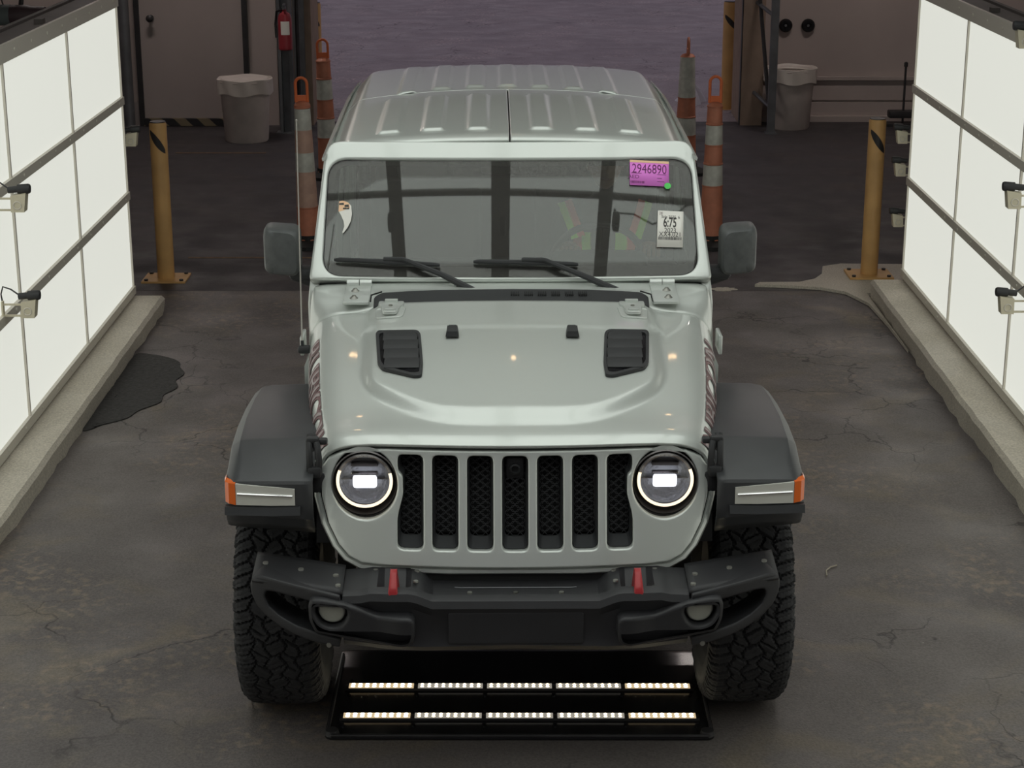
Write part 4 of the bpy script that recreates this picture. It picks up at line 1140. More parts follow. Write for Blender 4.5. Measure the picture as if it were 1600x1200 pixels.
for z, x0, x1 in ((-0.03, -.47, -.2), (-0.05, .2, .43), (-0.2, .2, .32), (-.33, .2, .38)): g.add([put(w_ * x0, h_ * z), put(w_ * x1, h_ * z), put(w_ * x1, h_ * (z + .02)), put(w_ * x0, h_ * (z + .02))], [(0, 1, 2, 3)])
B(g, 'sticker_barcode', 'ink', o)
c_ = WP(1043, 291); B(plate([circ(c_[0], c_[1], 0.0135)], 0.0008, wmap(0.0035)), 'green_dot_sticker', 'green')
o, put, w_, h_ = sticker(((1028, 329), (1068, 331), (1067, 387), (1026, 386)), 'sale_sticker', 'paper')
B(textmb('6:75', 0.052, lambda x, z, d: put(x - .002, h_ * 0.17 + z * 1.15), 0.60, bold=0.001), 'sale_number', 'inkb', o)
B(textmb('2023', 0.030, lambda x, z, d: put(x, -h_ * 0.045 + z), 0.80), 'sale_year', 'inkb', o)
B(textmb('XX4,021', 0.029, lambda x, z, d: put(x, -h_ * 0.155 + z), 0.85), 'sale_mileage', 'inkb', o)
B(textmb('Sale 2025, 6', 0.018, lambda x, z, d: put(x, h_ * 0.33 + z), 0.85), 'sale_heading', 'inkb', o)
B(textmb('28', 0.018, lambda x, z, d: put(-w_ * .38 + x, h_ * 0.42 + z), 0.8), 'sale_corner_number', 'decal_edge', o)
g = MB(); x = -w_ * .45
while x < w_ * .43:
    ww = r.choice((0.001, 0.0016, 0.0024)); g.add([put(x, -h_ * .30), put(x + ww, -h_ * .30), put(x + ww, -h_ * .22), put(x, -h_ * .22)], [(0, 1, 2, 3)]); x += ww + r.choice((0.001, 0.0018))
B(g, 'sale_barcode', 'inkb', o)
P = [WP(*p) for p in ((530, 315), (536, 314), (543, 316), (549, 322), (550, 335), (548, 346), (543, 356), (536, 365), (535, 363), (538, 354), (537, 346), (533, 337), (529, 330))]
o = B(plate([P], 0.0008, wmap(0.0015)), 'curved_sticker', 'paper')
P2 = [WP(*p) for p in ((530, 315), (536, 314), (543, 316), (546, 319), (547, 325), (537, 329), (529, 331))]
B(plate([P2], 0.0006, wmap(0.0024)), 'sticker_orange_patch', 'peachp', o)
g = MB(); f = wmap(0.003)
for px, py, ww, hh_ in ((534, 319, .010, .005), (542, 322, .009, .006), (539, 326, .008, .004), (544, 326, .005, .004)):
    a, b = WP(px, py); g.add([f(a - ww, b - hh_, 0), f(a + ww, b - hh_, 0), f(a + ww * .8, b + hh_, 0), f(a - ww, b + hh_ * .6, 0)], [(0, 1, 2, 3)])
B(g, 'sticker_marks', 'inkb', o)

# ---- roof
def rhw(y): return interp([(1.95, 0.742), (3.0, 0.748), (3.6, 0.750), (3.95, 0.745), (4.06, 0.735)], y)
RP = [(0, 0.0), (0.4, 0.005), (0.7, 0.018), (0.86, 0.030), (0.895, 0.035), (0.91, 0.041), (0.94, 0.062), (0.97, 0.084), (1.0, 0.108)]
RZ = [(1.955, 1.808), (1.975, 1.826), (2.02, 1.838), (2.3, 1.853), (3.0, 1.868), (3.7, 1.868), (3.98, 1.855), (4.04, 1.835), (4.06, 1.80)]
FR = [(-1, 596, 166), (0, 0, 0)]
def strips(x, y):
    r = 0.0
    fx = (0.13, 0.315, 0.495)
    for cx in fx:
        for s in (-1, 1):
            a = abs(x - s * cx)
            if a < 0.07: r = max(r, (1 - sstep(0.036, 0.048, a)) * sstep(2.07, 2.085, y) * (1 - sstep(2.86 - cx * 0.1, 2.90 - cx * .1, y)))
    for cx, y0 in ((0.0, 3.10), (0.15, 3.09), (0.305, 3.05), (0.46, 2.98)):
        for s in (-1, 1):
            a = abs(x - s * cx)
            if a < 0.07: r = max(r, (1 - sstep(0.032, 0.044, a)) * sstep(y0, y0 + 0.016, y) * (1 - sstep(3.85, 3.88, y)))
    return r * 0.011
def seam_y(x): return 3.03 - 0.10 * (abs(x) / 0.7) ** 1.7
def roofz(x, y):
    w = rhw(y); return smooth_interp(RZ, y) - smooth_interp(RP, min(1, abs(x) / w))
US2 = [i / 70 * 0.9 for i in range(71)] + [0.9 + 0.1 * i / 14 for i in range(1, 15)]
UR = [-u for u in reversed(US2[1:])] + US2
def roof_piece(name, ymin, ymax, ua, ub):
    mbb = MB(); rows = []
    US_ = [u for u in UR if ua - 1e-6 <= u <= ub + 1e-6]
    if ua == 0: US_ = [0.004] + US_[1:]
    if ub == 0: US_ = US_[:-1] + [-0.004]
    n = 150
    for j in range(n + 1):
        t = j / n; row = []
        for u in US_:
            y0, y1 = ymin(u * 0.74), ymax(u * 0.74)
            y = y0 + (y1 - y0) * t
            if j == 0 or j == n: y += 0
            x = u * rhw(y)
            z = roofz(x, y) + strips(x, y)
            row.append((x, y + 0.02 * abs(u) ** 4 * 0, z))
        rows.append(row)
    mbb.loft(rows, closed=False, cap=False)
    o = B(mbb, name, 'silver', ang=60)
    q = o.modifiers.new('s', 'SOLIDIFY'); q.thickness = 0.012; q.offset = -1
    return o
roof_piece('roof_panel_right', lambda x: 1.962, lambda x: seam_y(x) - 0.004, -1, 0)
roof_piece('roof_panel_left', lambda x: 1.962, lambda x: seam_y(x) - 0.004, 0, 1)
roof_piece('hardtop', lambda x: seam_y(x) + 0.003, lambda x: 4.06, -1, 1)
B(MB().grid(lambda u, v: ((u - .5) * 1.40, 1.99 + 2.0 * v, smooth_interp(RZ, 1.99 + 2 * v) - 0.03 - 0.05 * abs(2 * u - 1) ** 3), 20, 10), 'roof_lining', 'interior')
for s in (-1, 1):
    g = MB().loft([[(s * (rhw(y) + 0.000), y, 1.717 + dz), (s * (rhw(y) + 0.014), y, 1.710 + dz), (s * (rhw(y) + 0.017), y, 1.722 + dz), (s * (rhw(y) - 0.004), y, 1.738 + dz)] for y, dz in ((1.925, 0.028), (2.2, 0.034), (2.6, 0.040), (3.0, 0.045), (3.5, 0.045), (4.0, 0.035))])
    B(g, 'drip_rail', 'silver')

# ---- body tub, doors, glass
for s in (-1, 1):
    def sm(x0): return lambda y, z, d: (s * (x0 - 0.055 * max(0, (z - 1.22) / 0.6)) + s * d, y, z)
    dz0 = 0.50
    for name, y0, y1 in (('front_door', 1.63, 2.62), ('rear_door', 2.64, 3.38)):
        o = rounded([(y0, dz0), (y1, dz0), (y1, 1.75), (y0 + 0.40 if name == 'front_door' else y0, 1.75), (y0 + .02, 1.27)] , 0.05, 4)
        hole = rounded([(y0 + 0.10, 1.27), (y1 - 0.05, 1.27), (y1 - 0.05, 1.70), (y0 + (0.42 if name == 'front_door' else 0.05), 1.70)], 0.03, 3)
        dr = B(plate([o, hole], 0.04, sm(0.785), 0.006), name, 'silver')
        B(plate([[(a, b) for a, b in hole]], 0.004, sm(0.775)), 'door_glass', 'doorglass', dr)
        B(MB().rbox((s * 0.815, y1 - 0.12, 1.10), (0.03, 0.16, 0.035), 0.01), 'door_handle', 'plastic', dr)
    o = rounded([(3.40, 0.52), (3.42, 0.80), (3.55, 0.93), (3.88, 0.93), (4.02, 0.80), (4.06, 0.55), (4.22, 0.55), (4.22, 1.24), (4.10, 1.74), (3.40, 1.74)], 0.03, 3)
    hole = rounded([(3.47, 1.30), (4.08, 1.30), (3.99, 1.68), (3.47, 1.68)], 0.03, 3)
    q = B(plate([o, hole], 0.04, sm(0.785), 0.006), 'rear_quarter_panel', 'silver')
    B(plate([hole], 0.004, sm(0.775)), 'quarter_glass', 'sideglass', q)
    B(MB().rbox((s * 0.80, 2.5, 0.46), (0.10, 1.6, 0.07), 0.02), 'rock_rail', 'bumper')
    # rear flare
    g = MB().loft([[(s * 0.78, y, z), (s * 0.92, y, z - 0.01), (s * 0.95, y, z - 0.06), (s * 0.93, y, z - 0.07), (s * 0.78, y, z - 0.03)] for y, z in ((3.22, 0.62), (3.30, 0.82), (3.46, 0.98), (3.72, 1.02), (3.98, 0.98), (4.14, 0.80), (4.18, 0.62))])
    B(g, 'fender_flare', 'flare')
g = MB().box((0, 2.9, 0.62), (1.5, 2.6, 0.06)); B(g, 'cabin_floor', 'interior')
B(plate([rounded([(-0.76, 0.55), (0.76, 0.55), (0.76, 1.24), (0.68, 1.78), (-0.68, 1.78), (-0.76, 1.24)], 0.05, 4), rounded([(-0.6, 1.28), (0.6, 1.28), (0.55, 1.68), (-0.55, 1.68)], 0.04, 4)], 0.04, lambda x, z, d: (x, 4.22 + d - 0.17 * max(0, (z - 1.24) / .5), z), 0.006), 'tailgate', 'silver')
B(plate([rounded([(-0.6, 1.28), (0.6, 1.28), (0.55, 1.68), (-0.55, 1.68)], 0.04, 4)], 0.004, lambda x, z, d: (x, 4.22 + d - 0.17 * max(0, (z - 1.24) / .5), z)), 'rear_glass', 'sideglass')
B(MB().rbox((0, 4.30, 0.60), (1.6, 0.14, 0.16), 0.03), 'rear_bumper', 'bumper')
# bulkhead below the windshield
B(MB().box((0, 1.62, 0.98), (1.5, 0.03, 0.62)), 'bulkhead', 'interior')

# ---- door mirrors
for s in (-1, 1):
    a, b = LY(411, 354, 1.76), LY(470, 428, 1.76)
    xo, xi = abs(a.x), abs(b.x); zt_, zb2 = a.z, b.z
    cx, cz = (xo + xi) / 2, (zt_ + zb2) / 2; w, h = xo - xi, zt_ - zb2
    rings = []
    for dy, f in ((0.075, 0.96), (0.06, 1.0), (0.0, 1.0), (-0.045, 0.96), (-0.065, 0.86), (-0.07, 0.6)):
        pts = rrect(cx, cz, w * f, h * f, 0.035, 5)
        rings.append([(s * x, 1.77 + dy + 0.10 * (cx - x) * (1 if dy < 0 else 0) * -1.0, z + (0.01 * (x - cx) / w)) for x, z in pts])
    mo = B(MB().loft(rings), 'door_mirror', 'mirror_shell', ang=50)
    B(plate([rrect(cx, cz, w * .86, h * .84, 0.03)], 0.004, lambda x, z, d: (s * x, 1.846 + d, z)), 'mirror_glass', 'chrome', mo)
    B(MB().rbox((s * (xi - 0.01), 1.80, cz - h * .52), (0.12, 0.09, 0.05), 0.02).tube([(s * 0.775, 1.80, cz - h * .72), (s * (xi + .03), 1.79, cz - h * .52)], 0.03, 12), 'mirror_arm', 'plastic', mo)
# ---- aerial
b0 = LY(472, 532, 1.34); t0 = LY(463, 188, 1.50)
g = MB().tube([b0, b0.lerp(t0, 0.5), t0], [0.0032, 0.0026, 0.0022], 6).lathe([(0, -0.004), (0.0045, 0.0), (0, 0.006)], t0, n=8)
an = B(g, 'aerial', mat('grey_aerial', (0.42, 0.40, 0.36), 0.4))
B(MB().tube([b0, b0 - Vector((0, 0, 0.03))], 0.006, 8).rbox(b0 - Vector((-0.008, 0, 0.035)), (0.05, 0.04, 0.03), 0.01), 'aerial_base', 'plastic', an)

# ---- interior
B(MB().rbox((0, 1.86, 1.19), (1.42, 0.40, 0.26), 0.06, 4).rbox((0.37, 1.95, 1.30), (0.40, 0.20, 0.10), 0.04, 3), 'dashboard', 'interior')
sw = MB(); cw_ = Vector((0.37, 2.11, 1.29)); rot = Matrix.Rotation(math.radians(-62), 3, 'X')
sw.tube([cw_ + rot @ Vector((0.185 * math.cos(a), 0.185 * math.sin(a), 0)) for a in [2 * pi * k / 40 for k in range(40)]], 0.015, 10, True)
for a in (0, pi, -pi / 2): sw.tube([cw_ + rot @ Vector((0.03 * math.cos(a), 0.03 * math.sin(a), -0.01)), cw_ + rot @ Vector((0.18 * math.cos(a), 0.18 * math.sin(a), 0))], 0.014, 8)
sw.lathe([(0, 0), (0.055, 0.0), (0.05, 0.03), (0, 0.035)], cw_, n=20); sw.tube([cw_, cw_ + Vector((0, -0.2, -0.1))], 0.03, 10)
B(sw, 'steering_wheel', 'seat')
def seat(x, y, w=0.50):
    o = B(MB().rbox((x, y, 0.86), (w, 0.50, 0.16), 0.05, 3), 'seat', 'seat')
    B(MB().rbox((x, y + 0.27, 1.20), (w, 0.13, 0.62), 0.05, 3, rot=Matrix.Rotation(-0.2, 3, 'X')), 'seat_back', 'seat', o)
    B(MB().rbox((x, y + 0.36, 1.58), (0.26, 0.09, 0.17), 0.04, 3), 'head_rest', 'seat', o)
for x in (-0.37, 0.37): seat(x, 2.42)
B(MB().rbox((0, 3.35, 0.86), (1.3, 0.5, 0.16), 0.05, 3).rbox((0, 3.62, 1.2), (1.3, 0.13, 0.62), 0.05, 3), 'rear_bench', 'seat')
g = MB()
for y in (2.95,): g.tube([(-0.66, y, 0.7), (-0.66, y, 1.70), (-0.55, y, 1.77), (0.55, y, 1.77), (0.66, y, 1.70), (0.66, y, 0.7)], 0.03, 10)
for s in (-1, 1): g.tube([(s * 0.64, 2.0, 1.76), (s * 0.64, 4.0, 1.74)], 0.03, 10)
B(g, 'roll_cage', 'interior')
B(MB().rbox((0, 2.02, 1.70), (0.24, 0.03, 0.07), 0.015).tube([(0, 2.0, 1.73), (0, 1.96, 1.78)], 0.01, 8), 'rear_view_mirror', 'gloss')

# ------------------------------------------------------------------ driver
dr = thing('driver', CAR_O + Matrix.Rotation(CAR_A, 3, 'Z') @ Vector((0.42, 2.50, 0.93)), 'person in dark jacket and lime and orange striped safety vest, hands on steering wheel', 'person', rz=CAR_A)
def skin(name, V, E, Rr, m, par, sub=2, root=0):
    me = bpy.data.meshes.new(name); me.from_pydata(V, E, []); o = bpy.data.objects.new(name, me); C.objects.link(o); o.parent = par
    q = o.modifiers.new('k', 'SKIN'); q.use_smooth_shade = True
    sv = me.skin_vertices[0].data
    for i, r in enumerate(Rr): sv[i].radius = (r if isinstance(r, tuple) else (r, r))
    for i in range(len(V)): sv[i].use_root = (i == root)
    u = o.modifiers.new('u', 'SUBSURF'); u.levels = u.render_levels = sub
    me.materials.append(m); return o
V = [(0, 0, 0), (0, 0.02, 0.18), (0, 0.03, 0.34), (0, 0.02, 0.44), (0, 0.0, 0.53), (0, -0.02, 0.60)]
Rr = [(0.17, 0.13), (0.16, 0.12), (0.17, 0.12), (0.13, 0.09), (0.055, 0.055), (0.05, 0.055)]
E_ = [(i, i + 1) for i in range(5)]
for s in (-1, 1):
    b0_ = len(V)
    V += [(s * 0.165, 0.01, 0.445), (s * 0.225, -0.10, 0.26), (s * 0.215, -0.25, 0.33), (s * 0.175, -0.335, 0.40)]
    Rr += [0.062, 0.050, 0.042, 0.030]
    E_ += [(3, b0_), (b0_, b0_ + 1), (b0_ + 1, b0_ + 2), (b0_ + 2, b0_ + 3)]
    b1 = len(V)
    V += [(s * 0.12, -0.10, -0.01), (s * 0.15, -0.46, 0.02), (s * 0.15, -0.66, -0.18)]
    Rr += [0.085, 0.06, 0.05]; E_ += [(0, b1), (b1, b1 + 1), (b1 + 1, b1 + 2)]
body = skin('body', V, E_, Rr, M['shirt'], dr)
# head with face
hd = MB()
def hf(u, v):
    th_, ph_ = 2 * pi * u, pi * v
    x = 0.073 * math.sin(ph_) * math.cos(th_); y = 0.092 * math.sin(ph_) * math.sin(th_); z = 0.115 * math.cos(ph_)
    if z < -0.02: x *= 1 + (z + .02) * 2.2; y *= 1 + (z + 0.02) * 1.0
    if y < 0:
        y -= 0.022 * math.exp(-(x / 0.012) ** 2 - ((z + 0.012) / 0.022) ** 2)
        y += 0.010 * math.exp(-((abs(x) - 0.03) / 0.014) ** 2 - ((z - 0.012) / 0.012) ** 2)
        y -= 0.006 * math.exp(-(x / 0.025) ** 2 - ((z + 0.055) / 0.010) ** 2)
    return (x, y - 0.03, z + 0.70)
hd.grid(hf, 48, 36)
for s in (-1, 1): hd.rbox((s * 0.074, -0.02, 0.695), (0.016, 0.035, 0.055), 0.007, 2)
head = hd.build('head', M['skin'], dr, ang=70, loc=(0, 0, 0))
e = MB()
for s in (-1, 1): e.lathe([(0.011, 0), (0.008, -0.006), (0, -0.009)], (s * 0.03, -0.098, 0.712), 'Y', 12)
e.build('eyes', M['gloss'], head, loc=(0, 0, 0))
MB().tube([(-0.024, -0.121, 0.645), (0, -0.126, 0.643), (0.024, -0.121, 0.645)], 0.004, 6).build('mouth', mat('lips', (0.16, 0.06, 0.05), 0.5), head, loc=(0, 0, 0))
MB().grid(lambda u, v: (0.080 * math.sin(pi * .52 * v) * math.cos(2 * pi * u), 0.099 * math.sin(pi * .52 * v) * math.sin(2 * pi * u) - 0.022 + (0.012 if math.sin(2 * pi * u) < 0 else 0), 0.122 * math.cos(pi * .52 * v) + 0.705 + (0.03 * v if math.sin(2 * pi * u) < -.3 else -0.03 * v)), 40, 14).build('hair', M['hair'], head, loc=(0, 0, 0))
# hands with five fingers curled round the wheel rim
for s in (-1, 1):
    hx, hy, hz_ = s * 0.172, -0.355, 0.405
    V = [(hx, hy + 0.03, hz_ - .005), (hx - s * 0.004, hy - 0.02, hz_ + 0.01), (hx - s * .006, hy - 0.05, hz_ + 0.012)]
    Rr = [(0.026, 0.02), (0.036, 0.018), (0.034, 0.014)]; E_ = [(0, 1), (1, 2)]
    hand = skin('hand', V, E_, Rr, M['skin'], dr)
    for k in range(4):
        ox = hx - s * 0.03 + s * 0.02 * k; L_ = (0.9, 1.0, .95, .78)[k]
        skin('finger', [(ox, hy - 0.045, hz_ + .01), (ox, hy - 0.045 - 0.032 * L_, hz_ + 0.004), (ox, hy - 0.045 - 0.040 * L_, hz_ - 0.024), (ox, hy - 0.045 - 0.020 * L_, hz_ - 0.038)], [(0, 1), (1, 2), (2, 3)], [0.0095, 0.009, 0.0085, 0.0075], M['skin'], hand, 1)
    skin('thumb', [(hx - s * 0.026, hy - 0.005, hz_), (hx - s * 0.048, hy - 0.03, hz_ - .01), (hx - s * 0.046, hy - 0.055, hz_ - 0.02)], [(0, 1), (1, 2)], [0.012, 0.0105, 0.0085], M['skin'], hand, 1)
# safety vest: shell over the torso with stripes
def tors(a, z, off):
    k = interp([(0.02, (0.185)), (0.2, 0.18), (0.36, 0.195), (0.44, 0.175), (0.49, 0.10)], z)
    d = interp([(0.02, 0.15), (0.2, 0.145), (0.36, 0.14), (0.44, 0.11), (0.49, 0.07)], z)
    return ((k + off) * math.sin(a), 0.02 - (d + off) * math.cos(a), z)
vest = MB().grid(lambda u, v: tors(-pi + 2 * pi * u, 0.03 + 0.46 * v, 0.012), 48, 18).build('vest', M['vest'], dr, loc=(0, 0, 0))
for s in (-1, 1):
    for a0, a1, m in ((0.48, 0.68, 'vest_or'), (0.28, 0.48, 'vest_yel')) if s < 0 else ((0.42, 0.64, 'vest_or'), (0.16, 0.42, 'vest_yel')):
        MB().grid(lambda u, v: tors(s * (a0 + (a1 - a0) * u + 0.10 * (v - .5)), 0.14 + 0.27 * v, 0.019), 8, 14).build('vest_stripe', M[m], vest, loc=(0, 0, 0))
    for r0_, r1_, m in ((0.5, 1.0, 'vest_or'), (0.0, 0.5, 'vest_yel')):
        def sf(u, v): 
            w_ = r0_ + (r1_ - r0_) * v; x = 0.205 - 0.055 * u - 0.058 * w_
            return (s * x, -0.035 - 0.135 * u ** 0.7, 0.522 - 0.13 * u + 0.02 * w_)
        MB().grid(sf, 14, 4).build('shoulder_stripe', M[m], vest, loc=(0, 0, 0))

# ================================================================== bollards, channelizers, bins and the rest
def bollard(x, y, h, r, label, stripe_z, z0=0.0, flip=1):
    t = thing('bollard', (x, y, z0), label, 'bollard')
    MB().lathe([(r, 0.012), (r, h - 0.012), (r * 0.9, h)], n=36, cap=True).build('post', M['yellow'], t)
    MB().lathe([(r * 0.93, h + 0.0008), (r * 0.9, h + 0.006), (0, h + 0.009)], n=36).build('cap', M['darkmetal'], t)
    b = MB().box((0, 0, 0.007), (0.30, 0.26, 0.014)); pl = b.build('base_plate', M['yellow'], t)
    for sx in (-1, 1):
        for sy in (-1, 1): MB().lathe([(0.014, 0.014), (0.014, 0.026), (0, 0.027)], (sx * 0.12, sy * 0.10, 0), n=6).build('anchor_bolt', M['darkmetal'], pl)
    g = MB(); n = 20
    def f(u, v):
        a = -pi / 2 + flip * (-0.95 + 1.9 * u); zz = stripe_z - 0.085 * flip * flip * (u - .5) * 1.6 + (v - .5) * 0.075 * math.sin(pi * min(1, max(0, u * .9 + .05))) ** .6
        return ((r + 0.0015) * math.cos(a), (r + 0.0015) * math.sin(a), zz)
    g.grid(f, n, 4).build('stripe_tape', M['tape'], t)
    return t
bollard(-2.405, 12.42, 1.085, 0.058, 'yellow steel bollard at the far end of the left light wall', 0.96)
bollard(2.435, 12.45, 1.08, 0.058, 'yellow steel bollard at the far end of the right light wall', 0.935, 0.023)
bollard(-2.13, 19.85, 1.14, 0.075, 'yellow bollard in the doorway behind the left orange channelizers', 0.98)
bollard(2.28, 19.98, 1.14, 0.075, 'yellow bollard in the doorway behind the right orange channelizers', 0.93)

def channelizer(x, y, H, r0, r1, bands, label, edge=False, lean=0.0, gone=False):
    """bands: (z_top, material) from the bottom up"""
    t = thing('traffic_channelizer', (x, y, 0), label, 'traffic channelizer', None)
    b = MB(); b.lathe([(0.20, 0.0), (0.20, 0.03), (0.15, 0.05), (r0 + 0.01, 0.055), (r0 + .01, 0.09)], n=8); b.build('rubber_base', M['cone_base'], t)
    z = 0.05; zt = bands[-1][0]
    rr = lambda q: r0 + (r1 - r0) * (q - 0.05) / (zt - 0.05)
    lx = lambda q: lean * q
    for zz, m in bands:
        k = 0.0015 if m in ('white_band', 'peach') else 0.0
        prof = [(rr(z) + k, z), (rr(zz) + k, zz)]
        if k == 0: prof = [(rr(z), z), (rr(z) + 0.004, z + 0.004), (rr(z) + 0.004, z + 0.012), (rr(z + .016), z + 0.016), (rr(zz - .012), zz - 0.012), (rr(zz) + 0.004, zz - 0.008), (rr(zz) + 0.004, zz)]
        o = MB().lathe(prof, n=28, cap=False).build({'orange': 'orange_section', 'white_band': 'reflective_band', 'peach': 'reflective_band'}[m], M[m], t)
        z = zz
    MB().lathe([(r1 + 0.004, zt), (r1 * 0.8, zt + 0.02), (0.02, zt + 0.03), (0, zt + 0.03)], n=28).build('top_cap', M['orange'], t)
    w = r1 * 0.75; hh = H - zt - 0.02
    path = [(-w, 0, zt + 0.02), (-w, 0, H - w)] + [(-w * math.cos(a), 0, H - w + w * math.sin(a)) for a in [pi * k / 10 for k in range(1, 10)]] + [(w, 0, H - w), (w, 0, zt + 0.02)]
    if edge: path = [(0.004, p[0] * 1.0, p[2]) for p in path]
    h = MB().tube(path, 0.011, 8); h.box((0, 0, zt + 0.045), (w * 1.6, 0.02, 0.05) if not edge else (0.02, w * 1.6, 0.05))
    h.build('handle_loop', M['orange_handle'] if not edge else M['orange'], t)
    if lean: t.rotation_euler = (0, lean, 0)
    return t
P_, O_, W_ = 'peach', 'orange', 'white_band'
channelizer(-1.53, 13.45, 1.24, 0.085, 0.056, [(0.30, O_), (0.40, P_), (0.56, P_), (0.70, W_), (0.865, P_), (1.02, W_), (1.045, O_)], 'tall striped channelizer with orange loop handle, behind the left door mirror', lean=-0.018)
channelizer(-1.64, 16.1, 1.20, 0.088, 0.060, [(0.36, O_), (0.52, W_), (0.69, O_), (0.86, W_), (1.02, O_)], 'orange and white channelizer with dull loop handle, left of the roof and farther back', lean=-0.02)
channelizer(1.445, 13.45, 1.25, 0.088, 0.054, [(0.46, O_), (0.61, W_), (0.76, O_), (0.90, W_), (1.04, O_)], 'orange and white channelizer with cracked bands, behind the right door mirror', lean=0.0)
channelizer(1.50, 16.3, 1.19, 0.10, 0.062, [(0.35, O_), (0.50, W_), (0.68, O_), (0.86, W_), (1.03, W_)], 'channelizer with two white bands on top and an edge-on spike handle', edge=True)

def trash_bin(x, y, r, h, label, lid):
    t = thing('trash_bin', (x, y, 0), label, 'trash bin')
    MB().lathe([(r * 0.80, 0.0), (r * 0.84, 0.015), (r * 0.94, h - 0.16), (r * 0.955, h - 0.15), (r * 0.955, h - 0.03), (r * 1.04, h - 0.03), (r * 1.06, h - 0.012), (r * 1.04, h), (r * 0.96, h), (r * 0.90, h - 0.02), (r * 0.84, 0.03), (0, 0.03)], n=48, cap=False).build('barrel', M['bin'], t)
    rnd = random.Random(int(x * 10))
    def f(u, v):
        a = 2 * pi * u; q = v
        rr = r * (1.075 - 0.02 * q + 0.02 * math.sin(a * 9 + q * 4)) if q < .6 else r * (1.06 - (q - .6) * 0.5)
        z = h - 0.13 + 0.15 * min(q / .6, 1) + (0.012 * math.sin(a * 5)) * (1 - q) - (0.05 * max(0, q - .6) / .4)
        return (rr * math.cos(a), rr * math.sin(a), z)
    MB().grid(f, 60, 10).build('bin_liner', M['liner'], t)
    for s_ in (-1, 1):
        MB().rbox((s_ * (r * 0.98), -0.0, h - 0.11), (0.03, 0.12, 0.05), 0.01).build('side_handle', M['bin'], t)
    if lid:
        MB().lathe([(r * 0.98, h - 0.015), (r * 0.9, h + 0.012), (r * 0.3, h + 0.02), (0, h + 0.02)], n=40).build('lid', M['bin'], t)
trash_bin(-2.62, 18.0, 0.250, 0.60, 'off-white round trash bin with lid beside the left steel column', True)
trash_bin(2.77, 18.78, 0.246, 0.60, 'open off-white round trash bin beside the right steel ladder frame', False)

# steel columns either side of the doorway
t = thing('steel_column', (-2.27, 18.45, 0), 'galvanised slotted steel column carrying the fire extinguisher', 'column')
MB().box((-0.055, 0, 1.9), (0.03, 0.10, 3.8)).box((0.055, 0, 1.9), (0.03, 0.10, 3.8)).box((0, 0.04, 1.9), (0.11, 0.02, 3.8)).build('channel', M['steel'], t)
MB().box((0, 0, 0.006), (0.22, 0.16, 0.012)).build('foot_plate', M['steel'], t)
MB().tube([(0.11, 0.1, 0), (0.11, 0.1, 3.8)], 0.02, 10).build('conduit', M['darkmetal'], t)
t = thing('fire_extinguisher', (-2.25, 18.31, 0.84), 'dark red fire extinguisher with pale label on the left steel column', 'fire extinguisher')
MB().lathe([(0.0, 0.0), (0.06, 0.0), (0.068, 0.01), (0.068, 0.30), (0.055, 0.345), (0.02, 0.37), (0.018, 0.39), (0, 0.39)], n=28).build('cylinder', M['extred'], t)
g = MB(); g.grid(lambda u, v: (0.0695 * math.cos(-pi / 2 - .5 + 1.3 * u), 0.0695 * math.sin(-pi / 2 - .5 + 1.3 * u), 0.15 + 0.13 * v), 12, 2).build('paper_label', M['paper'], t)
MB().box((0, -0.02, 0.41), (0.025, 0.09, 0.03)).box((0.0, -0.04, 0.44), (0.02, 0.10, 0.012)).build('valve_handle', M['steel'], t)
MB().tube([(-0.02, 0, 0.39), (-0.075, -0.01, 0.37), (-0.09, -0.01, 0.25), (-0.085, -0.01, 0.12)], 0.012, 8).build('hose', M['gloss'], t)
t = thing('steel_column', (-2.02, 18.86, 0), 'dark steel door track post against the left doorway boards', 'column')
MB().box((-0.16, 0, 2.0), (0.11, 0.06, 4.0)).build('track', M['steel'], t)
# right: twin uprights with slanted braces
t = thing('ladder_frame', (2.47, 18.7, 0), 'leaning grey steel ladder frame right of the doorway', 'steel frame')
MB().box((-0.10, 0.40, 2.0), (0.09, 0.09, 4.0)).build('upright', M['steel'], t)
MB().box((0.07, -0.28, 1.95), (0.075, 0.06, 3.9)).box((0.07, -0.28, 0.006), (0.12, 0.12, 0.012)).build('upright', M['steel'], t)
for z in (0.25, 1.15, 2.4):
    MB().tube([(0.07, -0.27, z), (-0.09, 0.38, z + 0.12)], 0.02, 8).build('brace', M['steel'], t)
MB().tube([(0.05, -0.2, 0.3), (-0.08, 0.35, 1.9)], 0.02, 8).build('brace', M['darkmetal'], t)
t = thing('steel_column', (2.33, 18.95, 0), 'dark steel upright at the right edge of the doorway', 'column')
MB().box((0, 0, 2.0), (0.10, 0.08, 4.0)).build('track', M['darkmetal'], t)
# two dark round outlets on the right wall
for x, lb in ((2.755, 'dark round wall outlet nearer the doorway'), (2.985, 'dark round wall outlet farther from the doorway')):
    t = thing('wall_outlet', (x, 19.2, 0.98), lb + ', above the right trash bin', 'wall outlet')
    MB().lathe([(0.068, 0), (0.068, -0.03), (0.055, -0.045), (0.03, -0.045), (0.028, -0.02), (0, -0.02)], (0, 0, 0), 'Y', 28).build('outlet_ring', M['gloss'], t)
    MB().lathe([(0.014, -0.02), (0.012, -0.035), (0, -0.037)], (0, 0, 0), 'Y', 16).build('outlet_stud', M['steel'], t)
